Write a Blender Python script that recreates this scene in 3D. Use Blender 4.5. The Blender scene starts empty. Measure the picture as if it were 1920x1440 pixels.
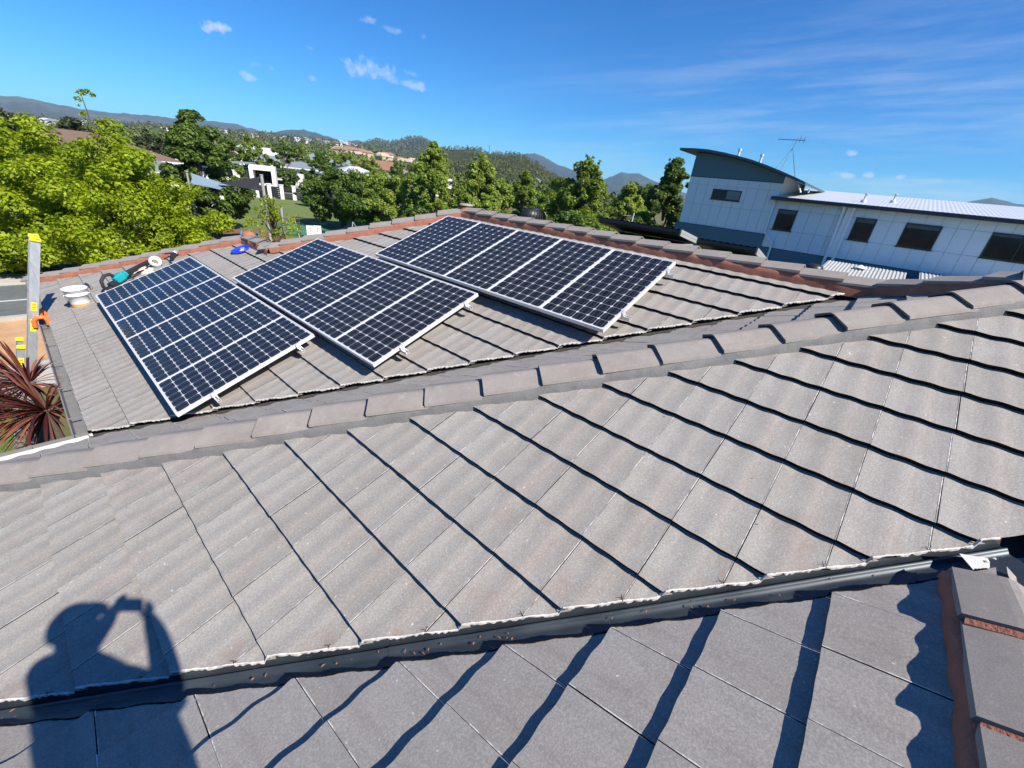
import bpy, bmesh, math, random
import numpy as np
from mathutils import Vector, Matrix
R_ = math.radians
rng = np.random.default_rng(7); random.seed(7)
SC = bpy.context.scene
COL = SC.collection

# ------------------------------------------------------------------ camera, sky, sun, exposure
PITCH, ROLL, YAW = 0.4520, 0.1163, 0.8890
fh = Vector((math.sin(YAW), math.cos(YAW), 0)); rt0 = Vector((math.cos(YAW), -math.sin(YAW), 0)); up0 = Vector((0, 0, 1))
FW = fh*math.cos(PITCH) - up0*math.sin(PITCH); UP1 = fh*math.sin(PITCH) + up0*math.cos(PITCH)
RT = rt0*math.cos(ROLL) + UP1*math.sin(ROLL); UPV = UP1*math.cos(ROLL) - rt0*math.sin(ROLL)
cam_d = bpy.data.cameras.new('camera'); cam = bpy.data.objects.new('camera', cam_d); COL.objects.link(cam)
cam.matrix_world = Matrix(((RT.x, UPV.x, -FW.x, 0), (RT.y, UPV.y, -FW.y, 0), (RT.z, UPV.z, -FW.z, 0), (0, 0, 0, 1)))
cam_d.sensor_width = 36; cam_d.sensor_fit = 'HORIZONTAL'; cam_d.lens = 769.65/1920*36
cam_d.clip_start = 0.05; cam_d.clip_end = 20000
SC.camera = cam

SUN_EL, SUN_AZ = 44.26, 177.54          # azimuth from +Y towards +X
EXPOSURE = 0.80
SKY_STRENGTH = 0.064
SUN_STRENGTH = 5.0
HAZE = 1.0e-4
sun_dir = Vector((math.sin(R_(SUN_AZ))*math.cos(R_(SUN_EL)), math.cos(R_(SUN_AZ))*math.cos(R_(SUN_EL)), math.sin(R_(SUN_EL))))
sd = bpy.data.lights.new('sun', 'SUN'); sd.energy = SUN_STRENGTH; sd.angle = R_(0.53); sd.color = (1, .94, .85)
so = bpy.data.objects.new('sun', sd); COL.objects.link(so)
so.rotation_euler = (-sun_dir).to_track_quat('-Z', 'Y').to_euler(); so.location = (0, -8, 20)

def azv(az, el):
    a, e = R_(az), R_(el)
    return Vector((math.sin(a)*math.cos(e), math.cos(a)*math.cos(e), math.sin(e)))

W = bpy.data.worlds.new('World'); SC.world = W; W.use_nodes = True
wt = W.node_tree; wn = wt.nodes; wl = wt.links; wn.clear()
wout = wn.new('ShaderNodeOutputWorld'); wbg = wn.new('ShaderNodeBackground'); wbg.inputs[1].default_value = SKY_STRENGTH
wsky = wn.new('ShaderNodeTexSky'); wsky.sky_type = 'NISHITA'; wsky.sun_disc = False
wsky.sun_elevation = R_(SUN_EL); wsky.sun_rotation = R_(SUN_AZ); wsky.altitude = 600
wsky.air_density = 1.0; wsky.dust_density = 0.0; wsky.ozone_density = 4.0
wl.new(wbg.outputs[0], wout.inputs[0])
wtc = wn.new('ShaderNodeTexCoord')
def wmath(op, a, b=None, c=None, clamp=False):
    m = wn.new('ShaderNodeMath'); m.operation = op; m.use_clamp = clamp
    for i, v in enumerate((a, b, c)):
        if v is None: continue
        if isinstance(v, (int, float)): m.inputs[i].default_value = v
        else: wl.new(v, m.inputs[i])
    return m.outputs[0]
def wdot(vec):
    m = wn.new('ShaderNodeVectorMath'); m.operation = 'DOT_PRODUCT'; wl.new(wtc.outputs['Generated'], m.inputs[0]); m.inputs[1].default_value = vec
    return m.outputs['Value']
def wnoise(scale, detail, rough, mapping=None):
    n = wn.new('ShaderNodeTexNoise'); n.inputs['Scale'].default_value = scale; n.inputs['Detail'].default_value = detail; n.inputs['Roughness'].default_value = rough
    if mapping is not None: wl.new(mapping, n.inputs['Vector'])
    else: wl.new(wtc.outputs['Generated'], n.inputs['Vector'])
    return n.outputs[0]
puff = wnoise(46, 7, .62)
def cloud(az, el, wa, we, tilt, dens, k=1.5):
    k *= 1.45; wa *= 1.2; we *= 1.3
    D = azv(az, el); H = azv(az+90, 0); V = D.cross(H); V = -V if V.z < 0 else V
    t = R_(tilt); e1 = H*math.cos(t) + V*math.sin(t); e2 = V*math.cos(t) - H*math.sin(t)
    a = wmath('MULTIPLY', wdot(e1), 1/math.tan(R_(wa))); b = wmath('MULTIPLY', wdot(e2), 1/math.tan(R_(we)))
    r = wmath('ADD', wmath('MULTIPLY', a, a), wmath('MULTIPLY', b, b))
    f = wmath('SUBTRACT', wmath('ADD', 0.55, wmath('MULTIPLY', wmath('SUBTRACT', puff, .5), k*2)), r)
    f = wmath('MULTIPLY', f, 1.15, clamp=True)
    front = wmath('GREATER_THAN', wdot(D), .5)
    return wmath('MULTIPLY', wmath('MULTIPLY', f, front), dens)
cl = None
for c_ in [(17.4, 10.0, 1.35, .5, 4, .85, 1.0), (31.6, 13.3, 1.1, .35, 2, .42, 1.2), (33.6, 13.0, 1.2, .3, -4, .3, 1.2), (19.4, 6.8, 1.0, .42, -8, .5, 1.2),
           (20.4, 7.85, .8, .3, 0, .32, 1.2), (21.7, 7.8, .4, .25, 0, .3, 1.2), (25.6, 10.15, .7, .28, 0, .4, 1.1), (31.5, 9.4, 3.6, .85, 2, .42, 1.5), (34.6, 8.7, 3.4, .5, -3, .38, 1.5),
           (35.9, 9.6, .6, .3, 0, .3, 1.2), (37.0, 13.0, .4, .3, 40, .25, 1.2), (25.5, 7.6, .4, .25, 0, .22, 1.2), (83.5, 6.2, .55, .3, 0, .5, 1.1), (82.8, 4.35, .5, .28, 0, .3, 1.1),
           (83.9, 4.25, .9, .32, 0, .6, 1.1), (85.5, 4.35, .6, .3, 0, .65, 1.1), (87.9, 4.4, .5, .3, 0, .5, 1.1), (90.5, 4.2, 1.0, .28, 0, .4, 1.1)]:
    v = cloud(*c_); cl = v if cl is None else wmath('MAXIMUM', cl, v)
# thin cirrus veil streaks (they go on all around the southern sky)
wmap = wn.new('ShaderNodeMapping'); wmap.vector_type = 'TEXTURE'; wl.new(wtc.outputs['Generated'], wmap.inputs[0])
wmap.inputs['Rotation'].default_value = (R_(7), R_(-7), R_(-60)); wmap.inputs['Scale'].default_value = (1.6, 1.0, .13)
st = wnoise(2.6, 7, .66, wmap.outputs[0])
vr = wn.new('ShaderNodeMapRange'); vr.interpolation_type = 'SMOOTHSTEP'; wl.new(st, vr.inputs[0]); vr.inputs[1].default_value = .40; vr.inputs[2].default_value = .76
az_m = wn.new('ShaderNodeMapRange'); az_m.interpolation_type = 'SMOOTHSTEP'; wl.new(wdot(azv(100, 0)), az_m.inputs[0]); az_m.inputs[1].default_value = .45; az_m.inputs[2].default_value = 1.0
el_m = wn.new('ShaderNodeMapRange'); el_m.interpolation_type = 'SMOOTHSTEP'; wl.new(wdot(Vector((0, 0, 1))), el_m.inputs[0]); el_m.inputs[1].default_value = .42; el_m.inputs[2].default_value = .03
cir = wmath('MULTIPLY', wmath('MULTIPLY', wmath('MULTIPLY', vr.outputs[0], az_m.outputs[0]), el_m.outputs[0]), .52)
cl = wmath('MAXIMUM', cl, cir, None, True)
wmix = wn.new('ShaderNodeMix'); wmix.data_type = 'RGBA'
whs = wn.new('ShaderNodeHueSaturation'); whs.inputs['Saturation'].default_value = 1.30; whs.inputs['Value'].default_value = 1.0; whs.inputs['Hue'].default_value = .5
wl.new(wsky.outputs[0], whs.inputs['Color'])
wtint = wn.new('ShaderNodeMix'); wtint.data_type = 'RGBA'; wtint.blend_type = 'MULTIPLY'; wtint.inputs[0].default_value = 1; wtint.inputs[7].default_value = (.29, .95, 1.34, 1)
wl.new(whs.outputs[0], wtint.inputs[6])
wl.new(cl, wmix.inputs[0]); wl.new(wtint.outputs[2], wmix.inputs[6]); wmix.inputs[7].default_value = (8.6, 8.9, 9.3, 1)
wl.new(wmix.outputs[2], wbg.inputs[0])

SC.view_settings.view_transform = 'Standard'; SC.view_settings.look = 'None'; SC.view_settings.gamma = 1
SC.view_settings.use_curve_mapping = False; SC.view_settings.exposure = EXPOSURE
SC.render.engine = 'CYCLES'
SC.cycles.max_bounces = 6; SC.cycles.transparent_max_bounces = 8; SC.cycles.volume_bounces = 0
SC.cycles.caustics_reflective = False; SC.cycles.caustics_refractive = False
SC.cycles.use_denoising = True

# ------------------------------------------------------------------ helpers
def link(o): COL.objects.link(o); return o
def thing(name, label, cat, loc=(0, 0, 0), rotz=0, group=None, mesh=None):
    o = bpy.data.objects.new(name, mesh); link(o); o.location = loc; o.rotation_euler = (0, 0, rotz)
    o['label'] = label; o['category'] = cat
    if group: o['group'] = group
    return o
def tag(o, label, cat, group=None):
    o['label'] = label; o['category'] = cat
    if group: o['group'] = group
    return o
def part(name, mesh, parent, loc=None, mat=None, label=None, kind=None):
    o = bpy.data.objects.new(name, mesh); link(o); o.parent = parent
    if mat is not None: o.matrix_local = mat
    if loc is not None: o.location = loc
    if label: o['label'] = label
    if kind: o['kind'] = kind
    return o
class MB:
    def __init__(s): s.v = []; s.f = []; s.m = []; s.sm = []
    def add(s, vs, fs, m=0, smooth=False):
        o = len(s.v); s.v += [tuple(x) for x in vs]
        for f in fs: s.f.append([o+i for i in f]); s.m.append(m); s.sm.append(smooth)
    def box(s, c, d, rot=None, m=0):
        hx, hy, hz = d[0]/2, d[1]/2, d[2]/2
        vs = [Vector((x, y, z)) for x in (-hx, hx) for y in (-hy, hy) for z in (-hz, hz)]
        if rot is not None: vs = [rot @ x for x in vs]
        vs = [x + Vector(c) for x in vs]
        s.add(vs, [(0, 1, 3, 2), (4, 6, 7, 5), (0, 4, 5, 1), (2, 3, 7, 6), (0, 2, 6, 4), (1, 5, 7, 3)], m)
    def bbox(s, a, b, m=0): s.box([(a[i]+b[i])/2 for i in range(3)], [abs(b[i]-a[i]) for i in range(3)], None, m)
    def cbox(s, c, d, bev, rot=None, m=0):
        # box with chamfered edges along all sides
        hx, hy, hz = d[0]/2, d[1]/2, d[2]/2; vs = []; ix = {}
        for sx in (-1, 1):
            for sy in (-1, 1):
                for sz in (-1, 1):
                    for k in range(3):
                        p = [sx*(hx-bev), sy*(hy-bev), sz*(hz-bev)]; p[k] = (sx*hx, sy*hy, sz*hz)[k]
                        ix[(sx, sy, sz, k)] = len(vs); vs.append(Vector(p))
        fs = []
        for k in range(3):
            i, j = (k+1) % 3, (k+2) % 3
            for sk in (-1, 1):
                q = []
                for a, b in ((-1, -1), (1, -1), (1, 1), (-1, 1)):
                    t = [0, 0, 0]; t[k] = sk; t[i] = a; t[j] = b; q.append(ix[(*t, k)])
                fs.append(q if sk > 0 else q[::-1])
            for a in (-1, 1):
                for b in (-1, 1):
                    t0 = [0, 0, 0]; t1 = [0, 0, 0]; t0[k] = -1; t1[k] = 1
                    for t in (t0, t1): t[i] = a; t[j] = b
                    q = [ix[(*t0, i)], ix[(*t1, i)], ix[(*t1, j)], ix[(*t0, j)]]
                    fs.append(q if a*b > 0 else q[::-1])
        for sx in (-1, 1):
            for sy in (-1, 1):
                for sz in (-1, 1):
                    q = [ix[(sx, sy, sz, k)] for k in range(3)]
                    fs.append(q if sx*sy*sz > 0 else q[::-1])
        if rot is not None: vs = [rot @ x for x in vs]
        s.add([x+Vector(c) for x in vs], fs, m)
    def tube(s, pts, r, n=8, m=0, caps=True, smooth=True):
        pts = [Vector(p) for p in pts]; rs = r if isinstance(r, (list, tuple)) else [r]*len(pts)
        vs = []; prev = None
        for i, p in enumerate(pts):
            t = (pts[min(i+1, len(pts)-1)] - pts[max(i-1, 0)]).normalized()
            if prev is None: a = t.orthogonal().normalized()
            else:
                a = prev - t*prev.dot(t); a = a.normalized() if a.length > 1e-6 else t.orthogonal().normalized()
            prev = a; b = t.cross(a)
            vs += [p + (a*math.cos(2*math.pi*k/n) + b*math.sin(2*math.pi*k/n))*rs[i] for k in range(n)]
        fs = [(i*n+k, i*n+(k+1) % n, (i+1)*n+(k+1) % n, (i+1)*n+k) for i in range(len(pts)-1) for k in range(n)]
        s.add(vs, fs, m, smooth)
        if caps: s.add(vs[:n], [tuple(range(n))[::-1]], m); s.add(vs[-n:], [tuple(range(n))], m)
    def lathe(s, prof, n=20, m=0, rot=None, loc=(0, 0, 0), smooth=True):
        vs = []
        for r, z in prof: vs += [Vector((r*math.cos(2*math.pi*k/n), r*math.sin(2*math.pi*k/n), z)) for k in range(n)]
        if rot is not None: vs = [rot @ x for x in vs]
        vs = [x+Vector(loc) for x in vs]
        s.add(vs, [(i*n+k, i*n+(k+1) % n, (i+1)*n+(k+1) % n, (i+1)*n+k) for i in range(len(prof)-1) for k in range(n)], m, smooth)
    def prism(s, poly, y0, y1, axis='y', m=0):
        # polygon of (a,b) extruded along an axis; for axis y -> (a,y,b); axis x -> (x,a,b)
        n = len(poly)
        mk = (lambda a, b, t: (a, t, b)) if axis == 'y' else ((lambda a, b, t: (t, a, b)) if axis == 'x' else (lambda a, b, t: (a, b, t)))
        vs = [mk(a, b, y0) for a, b in poly] + [mk(a, b, y1) for a, b in poly]
        s.add(vs, [tuple(range(n)), tuple(range(2*n-1, n-1, -1))] + [(i, n+i, n+(i+1) % n, (i+1) % n) for i in range(n)], m)
    def mesh(s, name, mats):
        me = bpy.data.meshes.new(name); me.from_pydata(s.v, [], s.f)
        for m in (mats if isinstance(mats, (list, tuple)) else [mats]): me.materials.append(m)
        me.polygons.foreach_set('material_index', s.m); me.polygons.foreach_set('use_smooth', s.sm)
        me.update(); return me
    def fix(s, me):
        bm = bmesh.new(); bm.from_mesh(me); bmesh.ops.recalc_face_normals(bm, faces=bm.faces); bm.to_mesh(me); bm.free(); return me
def quads_mesh(name, V, mat, nper=4):
    """V: (N,nper,3) array of polygons as one mesh"""
    V = np.asarray(V, np.float32); N = V.shape[0]
    me = bpy.data.meshes.new(name); me.vertices.add(N*nper); me.vertices.foreach_set('co', V.reshape(-1))
    me.loops.add(N*nper); me.loops.foreach_set('vertex_index', np.arange(N*nper, dtype=np.int32))
    me.polygons.add(N); me.polygons.foreach_set('loop_start', np.arange(0, N*nper, nper, dtype=np.int32))
    me.update(calc_edges=True); me.materials.append(mat); return me

# ------------------------------------------------------------------ materials
class NT:
    def __init__(s, name):
        s.m = bpy.data.materials.new(name); s.m.use_nodes = True; s.t = s.m.node_tree; s.n = s.t.nodes; s.l = s.t.links
        s.b = s.n['Principled BSDF']; s.tc = s.n.new('ShaderNodeTexCoord')
    def put(s, v, sock):
        if hasattr(v, 'is_linked'): s.l.new(v, sock)
        elif isinstance(v, (tuple, list)) and len(v) == 3 and sock.type == 'RGBA': sock.default_value = (*v, 1)
        else: sock.default_value = v
    def noise(s, scale, detail=4, rough=.55, vec=None, sc=None, dist=0):
        n = s.n.new('ShaderNodeTexNoise'); n.inputs['Scale'].default_value = scale; n.inputs['Detail'].default_value = detail; n.inputs['Roughness'].default_value = rough; n.inputs['Distortion'].default_value = dist
        v = vec if vec is not None else s.tc.outputs['Object']
        if sc is not None:
            mp = s.n.new('ShaderNodeMapping'); mp.inputs['Scale'].default_value = sc; s.l.new(v, mp.inputs[0]); v = mp.outputs[0]
        s.l.new(v, n.inputs['Vector']); return n.outputs[0]
    def pos(s): 
        g = s.n.new('ShaderNodeNewGeometry'); return g.outputs['Position']
    def island(s):
        g = s.n.new('ShaderNodeNewGeometry'); return g.outputs['Random Per Island']
    def rand(s):
        g = s.n.new('ShaderNodeObjectInfo'); return g.outputs['Random']
    def ramp(s, f, stops, interp='LINEAR'):
        r = s.n.new('ShaderNodeValToRGB'); r.color_ramp.interpolation = interp; e = r.color_ramp.elements
        while len(e) < len(stops): e.new(.5)
        for el, (p, c) in zip(e, stops):
            el.position = p; el.color = (*c, 1) if isinstance(c, (tuple, list)) else (c, c, c, 1)
        s.l.new(f, r.inputs[0]); return r.outputs[0]
    def mix(s, f, a, b, mode='MIX'):
        m = s.n.new('ShaderNodeMix'); m.data_type = 'RGBA'; m.blend_type = mode
        s.put(f, m.inputs[0]); s.put(a, m.inputs[6]); s.put(b, m.inputs[7]); return m.outputs[2]
    def math(s, op, a, b=0., clamp=False):
        m = s.n.new('ShaderNodeMath'); m.operation = op; m.use_clamp = clamp; s.put(a, m.inputs[0]); s.put(b, m.inputs[1]); return m.outputs[0]
    def rng(s, f, a, b, lo=0., hi=1.):
        m = s.n.new('ShaderNodeMapRange'); s.l.new(f, m.inputs[0]); m.inputs[1].default_value = a; m.inputs[2].default_value = b; m.inputs[3].default_value = lo; m.inputs[4].default_value = hi; return m.outputs[0]
    def bump(s, h, strength=.3, dist=.01):
        b = s.n.new('ShaderNodeBump'); b.inputs['Strength'].default_value = strength; b.inputs['Distance'].default_value = dist
        s.l.new(h, b.inputs['Height']); s.l.new(b.outputs[0], s.b.inputs['Normal'])
    def set(s, color=None, rough=None, metal=None, spec=None, coat=None):
        if color is not None: s.put(color, s.b.inputs['Base Color'])
        if rough is not None: s.put(rough, s.b.inputs['Roughness'])
        if metal is not None: s.b.inputs['Metallic'].default_value = metal
        if spec is not None: s.b.inputs['Specular IOR Level'].default_value = spec
        if coat is not None: s.b.inputs['Coat Weight'].default_value = coat; s.b.inputs['Coat Roughness'].default_value = .03
        return s.m
def plain(name, col, rough=.6, metal=0., var=.12, scale=6., bump=0., spec=.5):
    t = NT(name); n = t.noise(scale, 5, .6)
    c = t.mix(n, tuple(x*(1-var) for x in col), tuple(min(1, x*(1+var)) for x in col))
    if bump: t.bump(t.noise(scale*8, 4), bump, .005)
    return t.set(c, rough, metal, spec)

def tile_material():
    t = NT('concrete_tile'); P = t.pos()
    rnd = t.math('FRACT', t.math('ADD', t.rand(), t.island()))
    big = t.noise(1.1, 5, .6, P); blot = t.noise(5.5, 5, .65, P); fine = t.noise(260, 3, .7, P); med = t.noise(55, 4, .7, P)
    streak = t.noise(9, 5, .6, None, (1.0, .16, 1.0))      # weathering runs down the slope (tile-local Y)
    base = t.ramp(t.rng(blot, .32, .68), [(0, (.285, .262, .235)), (.5, (.335, .305, .272)), (1, (.372, .350, .315))])
    pink = t.mix(t.rng(streak, .44, .66, 0, .48), base, (.322, .25, .210))
    grey = t.mix(t.rng(big, .42, .62, 0, .5), pink, (.345, .340, .315))
    c = t.mix(t.rng(rnd, 0, 1, 0, .34), grey, (.255, .235, .205)); c = t.mix(t.rng(t.math('FRACT', t.math('MULTIPLY', rnd, 7.31)), .5, 1, 0, .30), c, (.40, .375, .345))
    run = t.noise(26, 4, .65, None, (1.0, .07, 1.0)); c = t.mix(t.rng(run, .52, .70, 0, .38), c, (.24, .205, .175)); c = t.mix(t.rng(run, .30, .44, .22, 0), c, (.45, .43, .40))
    c = t.mix(t.rng(med, .56, .74, 0, .35), c, (.20, .185, .175))
    c = t.mix(t.rng(fine, .40, .60, .26, 0), c, (.10, .095, .09))
    c = t.mix(t.rng(fine, .60, .76, 0, .28), c, (.55, .53, .51))
    g2 = t.noise(115, 3, .65, P); c = t.mix(t.rng(g2, .36, .56, .38, 0), c, (.15, .14, .135)); c = t.mix(t.rng(g2, .56, .70, 0, .26), c, (.5, .49, .47))
    sp = t.noise(38, 2, .5, P)
    c = t.mix(t.rng(sp, .735, .76, 0, .7), c, (.60, .58, .55))       # lichen and paint flecks
    st = t.noise(2.3, 4, .7, P)
    c = t.mix(t.rng(st, .66, .80, 0, .45), c, (.235, .165, .12))      # rusty stains
    sx = t.n.new('ShaderNodeSeparateXYZ'); t.l.new(P, sx.inputs[0]); vd = t.math('ADD', sx.outputs[0], sx.outputs[1])     # brown wash-out stains along the near valley
    near = t.math('MULTIPLY', t.rng(vd, 1.62, 1.66), t.rng(vd, 1.88, 1.66)); bl2 = t.noise(6.5, 3, .55, P)
    c = t.mix(t.math('MULTIPLY', t.math('MULTIPLY', near, t.rng(bl2, .55, .68, 0, .7)), t.rng(fine, .3, .6, .45, 1.)), c, (.24, .155, .105))
    t.bump(t.math('ADD', t.math('MULTIPLY', fine, .35), g2), .35, .0016)
    return t.set(c, .82, 0, .35)
def butt_material():  # dark butts; the near-black also puts the gap's shade into the colour
    t = NT('tile_edge_gap_shade'); n = t.noise(30, 4, .6, t.pos())
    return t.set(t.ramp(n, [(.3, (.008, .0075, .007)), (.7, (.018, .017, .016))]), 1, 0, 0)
def lip_material():
    t = NT('tile_joint_lip'); P = t.pos(); n = t.noise(7, 5, .75, P); n2 = t.noise(60, 3, .7, P)
    c = t.mix(t.rng(n, .46, .56), (.27, .25, .235), (.64, .62, .58)); c = t.mix(t.rng(n2, .5, .7, 0, .6), c, (.25, .23, .22))
    return t.set(c, .85, 0, .3)
M = {}
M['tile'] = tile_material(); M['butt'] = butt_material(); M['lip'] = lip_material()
def cap_material():
    t = NT('ridge_cap_concrete'); P = t.pos(); blot = t.noise(4, 5, .6, P); fine = t.noise(240, 3, .7, P); med = t.noise(40, 4, .7, P); rnd = t.rand()
    c = t.ramp(t.rng(blot, .3, .7), [(0, (.280, .245, .215)), (1, (.350, .315, .278))])
    c = t.mix(t.rng(rnd, 0, 1, 0, .3), c, (.245, .225, .215)); c = t.mix(t.rng(fine, .38, .64, .4, 0), c, (.10, .093, .09)); c = t.mix(t.rng(fine, .62, .78, 0, .35), c, (.5, .48, .46))
    c = t.mix(t.rng(med, .62, .75, 0, .3), c, (.2, .18, .17)); g3 = t.noise(13, 5, .7, P); c = t.mix(t.rng(g3, .52, .68, 0, .4), c, (.20, .178, .155)); c = t.mix(t.rng(g3, .30, .42, .3, 0), c, (.44, .41, .37))
    t.bump(fine, .3, .0012); return t.set(c, .85, 0, .3)
M['cap'] = cap_material()
M['mortar_grey'] = plain('flexible_pointing_grey', (.150, .148, .145), .85, 0, .42, 11, .8)
M['mortar_red'] = plain('pointing_terracotta', (.33, .125, .075), .85, 0, .45, 13, .8)
def valley_material():
    t = NT('valley_metal'); P = t.pos(); n = t.noise(3, 5, .6, P); sc = t.noise(40, 3, .7, P)
    c = t.ramp(n, [(.35, (.032, .044, .054)), (.65, (.056, .069, .080))]); c = t.mix(t.rng(sc, .66, .74, 0, .5), c, (.2, .2, .2))
    return t.set(c, t.rng(n, .3, .7, .38, .55), .35, .5)
M['valley'] = valley_material()
M['cut_edge'] = plain('cut_tile_edge', (.56, .53, .49), .9, 0, .45, 26, .6)
M['cut_brown'] = plain('cut_tile_bedding', (.24, .18, .14), .9, 0, .3, 20, .5)
M['deck'] = plain('roof_sarking', (.05, .045, .04), .95)
M['alu'] = plain('anodised_aluminium', (.72, .72, .73), .38, .55, .06, 20)
M['alu_white'] = plain('panel_frame_silver', (.66, .665, .67), .45, .2, .05, 20)
M['backsheet'] = plain('panel_backsheet_white', (.54, .55, .56), .35, 0, .04, 10)
def cell_material():
    t = NT('silicon_cell'); g = t.tc.outputs['Generated']
    sx = t.n.new('ShaderNodeSeparateXYZ'); t.l.new(g, sx.inputs[0])
    f = None
    for k in (.26, .74):
        d = t.math('ABSOLUTE', t.math('SUBTRACT', sx.outputs[0], k)); l = t.math('LESS_THAN', d, .009)
        f = l if f is None else t.math('MAXIMUM', f, l)
    c = t.mix(t.rand(), (.0078, .0088, .0125), (.0115, .0125, .017)); c = t.mix(t.math('MULTIPLY', f, .42), c, (.42, .43, .45))
    dn = t.noise(1.3, 4, .6, t.pos()); return t.set(c, t.rng(dn, .3, .7, .16, .34), 0, .30, .08)
M['cell'] = cell_material()
M['gutter'] = plain('gutter_grey_paint', (.20, .195, .185), .5, .1, .25, 9)
M['fascia'] = plain('fascia_white', (.62, .60, .57), .5, 0, .12, 4)
M['brick'] = plain('house_brick', (.30, .17, .11), .9, 0, .25, 9)
M['black'] = plain('black_plastic', (.018, .018, .02), .45, 0, .2)
M['rubber'] = plain('black_rubber', (.022, .022, .022), .75)
M['teal'] = plain('teal_plastic', (.005, .30, .33), .4, 0, .1)
M['white_plastic'] = plain('white_plastic', (.74, .74, .73), .4, 0, .06, 12)
M['orange'] = plain('orange_plastic', (.80, .16, .03), .45, 0, .1)
M['yellow'] = plain('yellow_plastic', (.86, .62, .02), .45, 0, .08)
M['blue_plastic'] = plain('blue_plastic', (.015, .05, .52), .35, 0, .1)
M['cloth'] = plain('cream_rag', (.58, .52, .42), .95, 0, .25, 20, .5)
M['label_orange'] = plain('tub_label', (.62, .33, .10), .6, 0, .3, 12)
def ladder_mat():
    t = NT('ladder_aluminium'); n = t.noise(7, 5, .7, None, (4, 4, .6))
    return t.set(t.ramp(n, [(.3, (.46, .48, .50)), (.7, (.70, .72, .74))]), .42, .7)
M['ladder'] = ladder_mat()
def leaf_mat(name, c0, c1, c2, trans=.4):
    t = NT(name); r = t.island(); big = t.noise(.9, 3, .6, t.pos())
    c = t.ramp(r, [(0, c0), (.5, c1), (1, c2)]); c = t.mix(t.rng(big, .42, .66, 0, .6), c, tuple(x*.72 for x in c0))
    t.set(c, .5, 0, .35)
    tr = t.n.new('ShaderNodeBsdfTranslucent'); t.l.new(t.mix(.5, c, t.mix(1., c, (1.0, 1.0, .35), 'MULTIPLY')), tr.inputs[0])
    ms = t.n.new('ShaderNodeMixShader'); ms.inputs[0].default_value = trans
    t.l.new(t.b.outputs[0], ms.inputs[1]); t.l.new(tr.outputs[0], ms.inputs[2]); t.l.new(ms.outputs[0], t.n['Material Output'].inputs[0])
    return t.m
M['leaf_lime'] = leaf_mat('leaves_lime', (.20, .29, .008), (.34, .44, .014), (.46, .54, .03), .5)
M['leaf_mid'] = leaf_mat('leaves_mid_green', (.13, .20, .025), (.21, .30, .036), (.30, .38, .058), .42)
M['leaf_fresh'] = leaf_mat('leaves_fresh_green', (.18, .27, .034), (.31, .40, .058), (.41, .49, .10), .45)
M['leaf_dark'] = leaf_mat('leaves_dark_green', (.06, .115, .018), (.115, .185, .026), (.175, .25, .04), .38)
M['leaf_olive'] = leaf_mat('leaves_olive', (.035, .045, .016), (.058, .070, .024), (.085, .098, .035), .2)
M['leaf_grey'] = leaf_mat('leaves_grey_green', (.035, .042, .022), (.055, .062, .032), (.075, .08, .042), .2)
M['bark'] = plain('bark', (.10, .075, .055), .9, 0, .35, 12, .6)
M['cordy'] = leaf_mat('cordyline_red', (.06, .014, .015), (.13, .030, .024), (.34, .13, .065), .25)
# ------------------------------------------------------------------ the tiled house (roof planes in metres, camera at the origin)
TH = math.radians(21.97); S_, C_ = math.sin(TH), math.cos(TH); TS = math.tan(TH)
GA, TW, TT = .3281, .300, .029            # exposed tile length, tile width, step at each butt
GC = GA*C_
GROUND_Z = -5.3
def znoise(x, k=1.): return math.sin(x*1.7*k+.3)*.5+math.sin(x*4.1*k+1.1)*.3+math.sin(x*9.7*k+2.)*.2
class Face:
    def __init__(s, h, z0, q0, w0, wave=.0029):
        s.wave = wave; s.h = Vector((*h, 0)); s.z0 = z0; s.q0 = q0; s.w0 = w0
        s.up = s.h*C_ + Vector((0, 0, S_)); s.n = Vector((0, 0, C_)) - s.h*S_; s.w = s.up.cross(s.n)
    def z(s, x, y): return s.z0 + TS*(s.h.x*x+s.h.y*y)
    def surf(s, x, y):                    # height of the stepped tile surface
        q = (s.h.x*x+s.h.y*y - s.q0)/GC; fr = q - math.floor(q); X = (s.w.x*x+s.w.y*y - s.w0)/TW
        return s.z(x, y) + (-TT*fr + s.wave*math.cos(4*math.pi*X))/C_
    def mat(s, i, j, jig=0):
        q = s.q0+i*GC; w = s.w0+j*TW
        P = s.h*q + s.w*w; P.z = s.z0+TS*q
        m = Matrix(((s.w.x, s.up.x, s.n.x, P.x), (s.w.y, s.up.y, s.n.y, P.y), (s.w.z, s.up.z, s.n.z, P.z), (0, 0, 0, 1)))
        if jig:
            r = random.Random(i*977+j*31+int(s.z0*1000)); m = m @ Matrix.Translation((r.uniform(-.0012, .0012), r.uniform(-.0018, .0018), r.uniform(-.001, .0014))) @ Matrix.Rotation(R_(r.uniform(-.16, .16)), 4, 'Z') @ Matrix.Rotation(R_(r.uniform(-.3, .3)), 4, 'Y')
        return m
FA = Face((0, -1), -1.459, -1.5052, -1.7714, .0052)
FB = Face((1, 0), -2.098, -.3815, -.317)
FC = Face((0, -1), -.597, -.0745, .10, .0052)
FD = Face((1, 0), -2.703, -.0824, -.24)
FG = Face((-1, 0), -.545+5.35*TS, -10.9, .1)
FH = Face((0, 1), -1.144+.78*TS, -3.1, .05)
FE = Face((0, -1), -.545+5.85*TS, -11.4, 0)
FE2 = Face((0, -1), -1.51+9.45*TS, -12.6, .1)
FV = Face((-1, 0), -1.51+2.95*TS, -6.2, .1)

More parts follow.
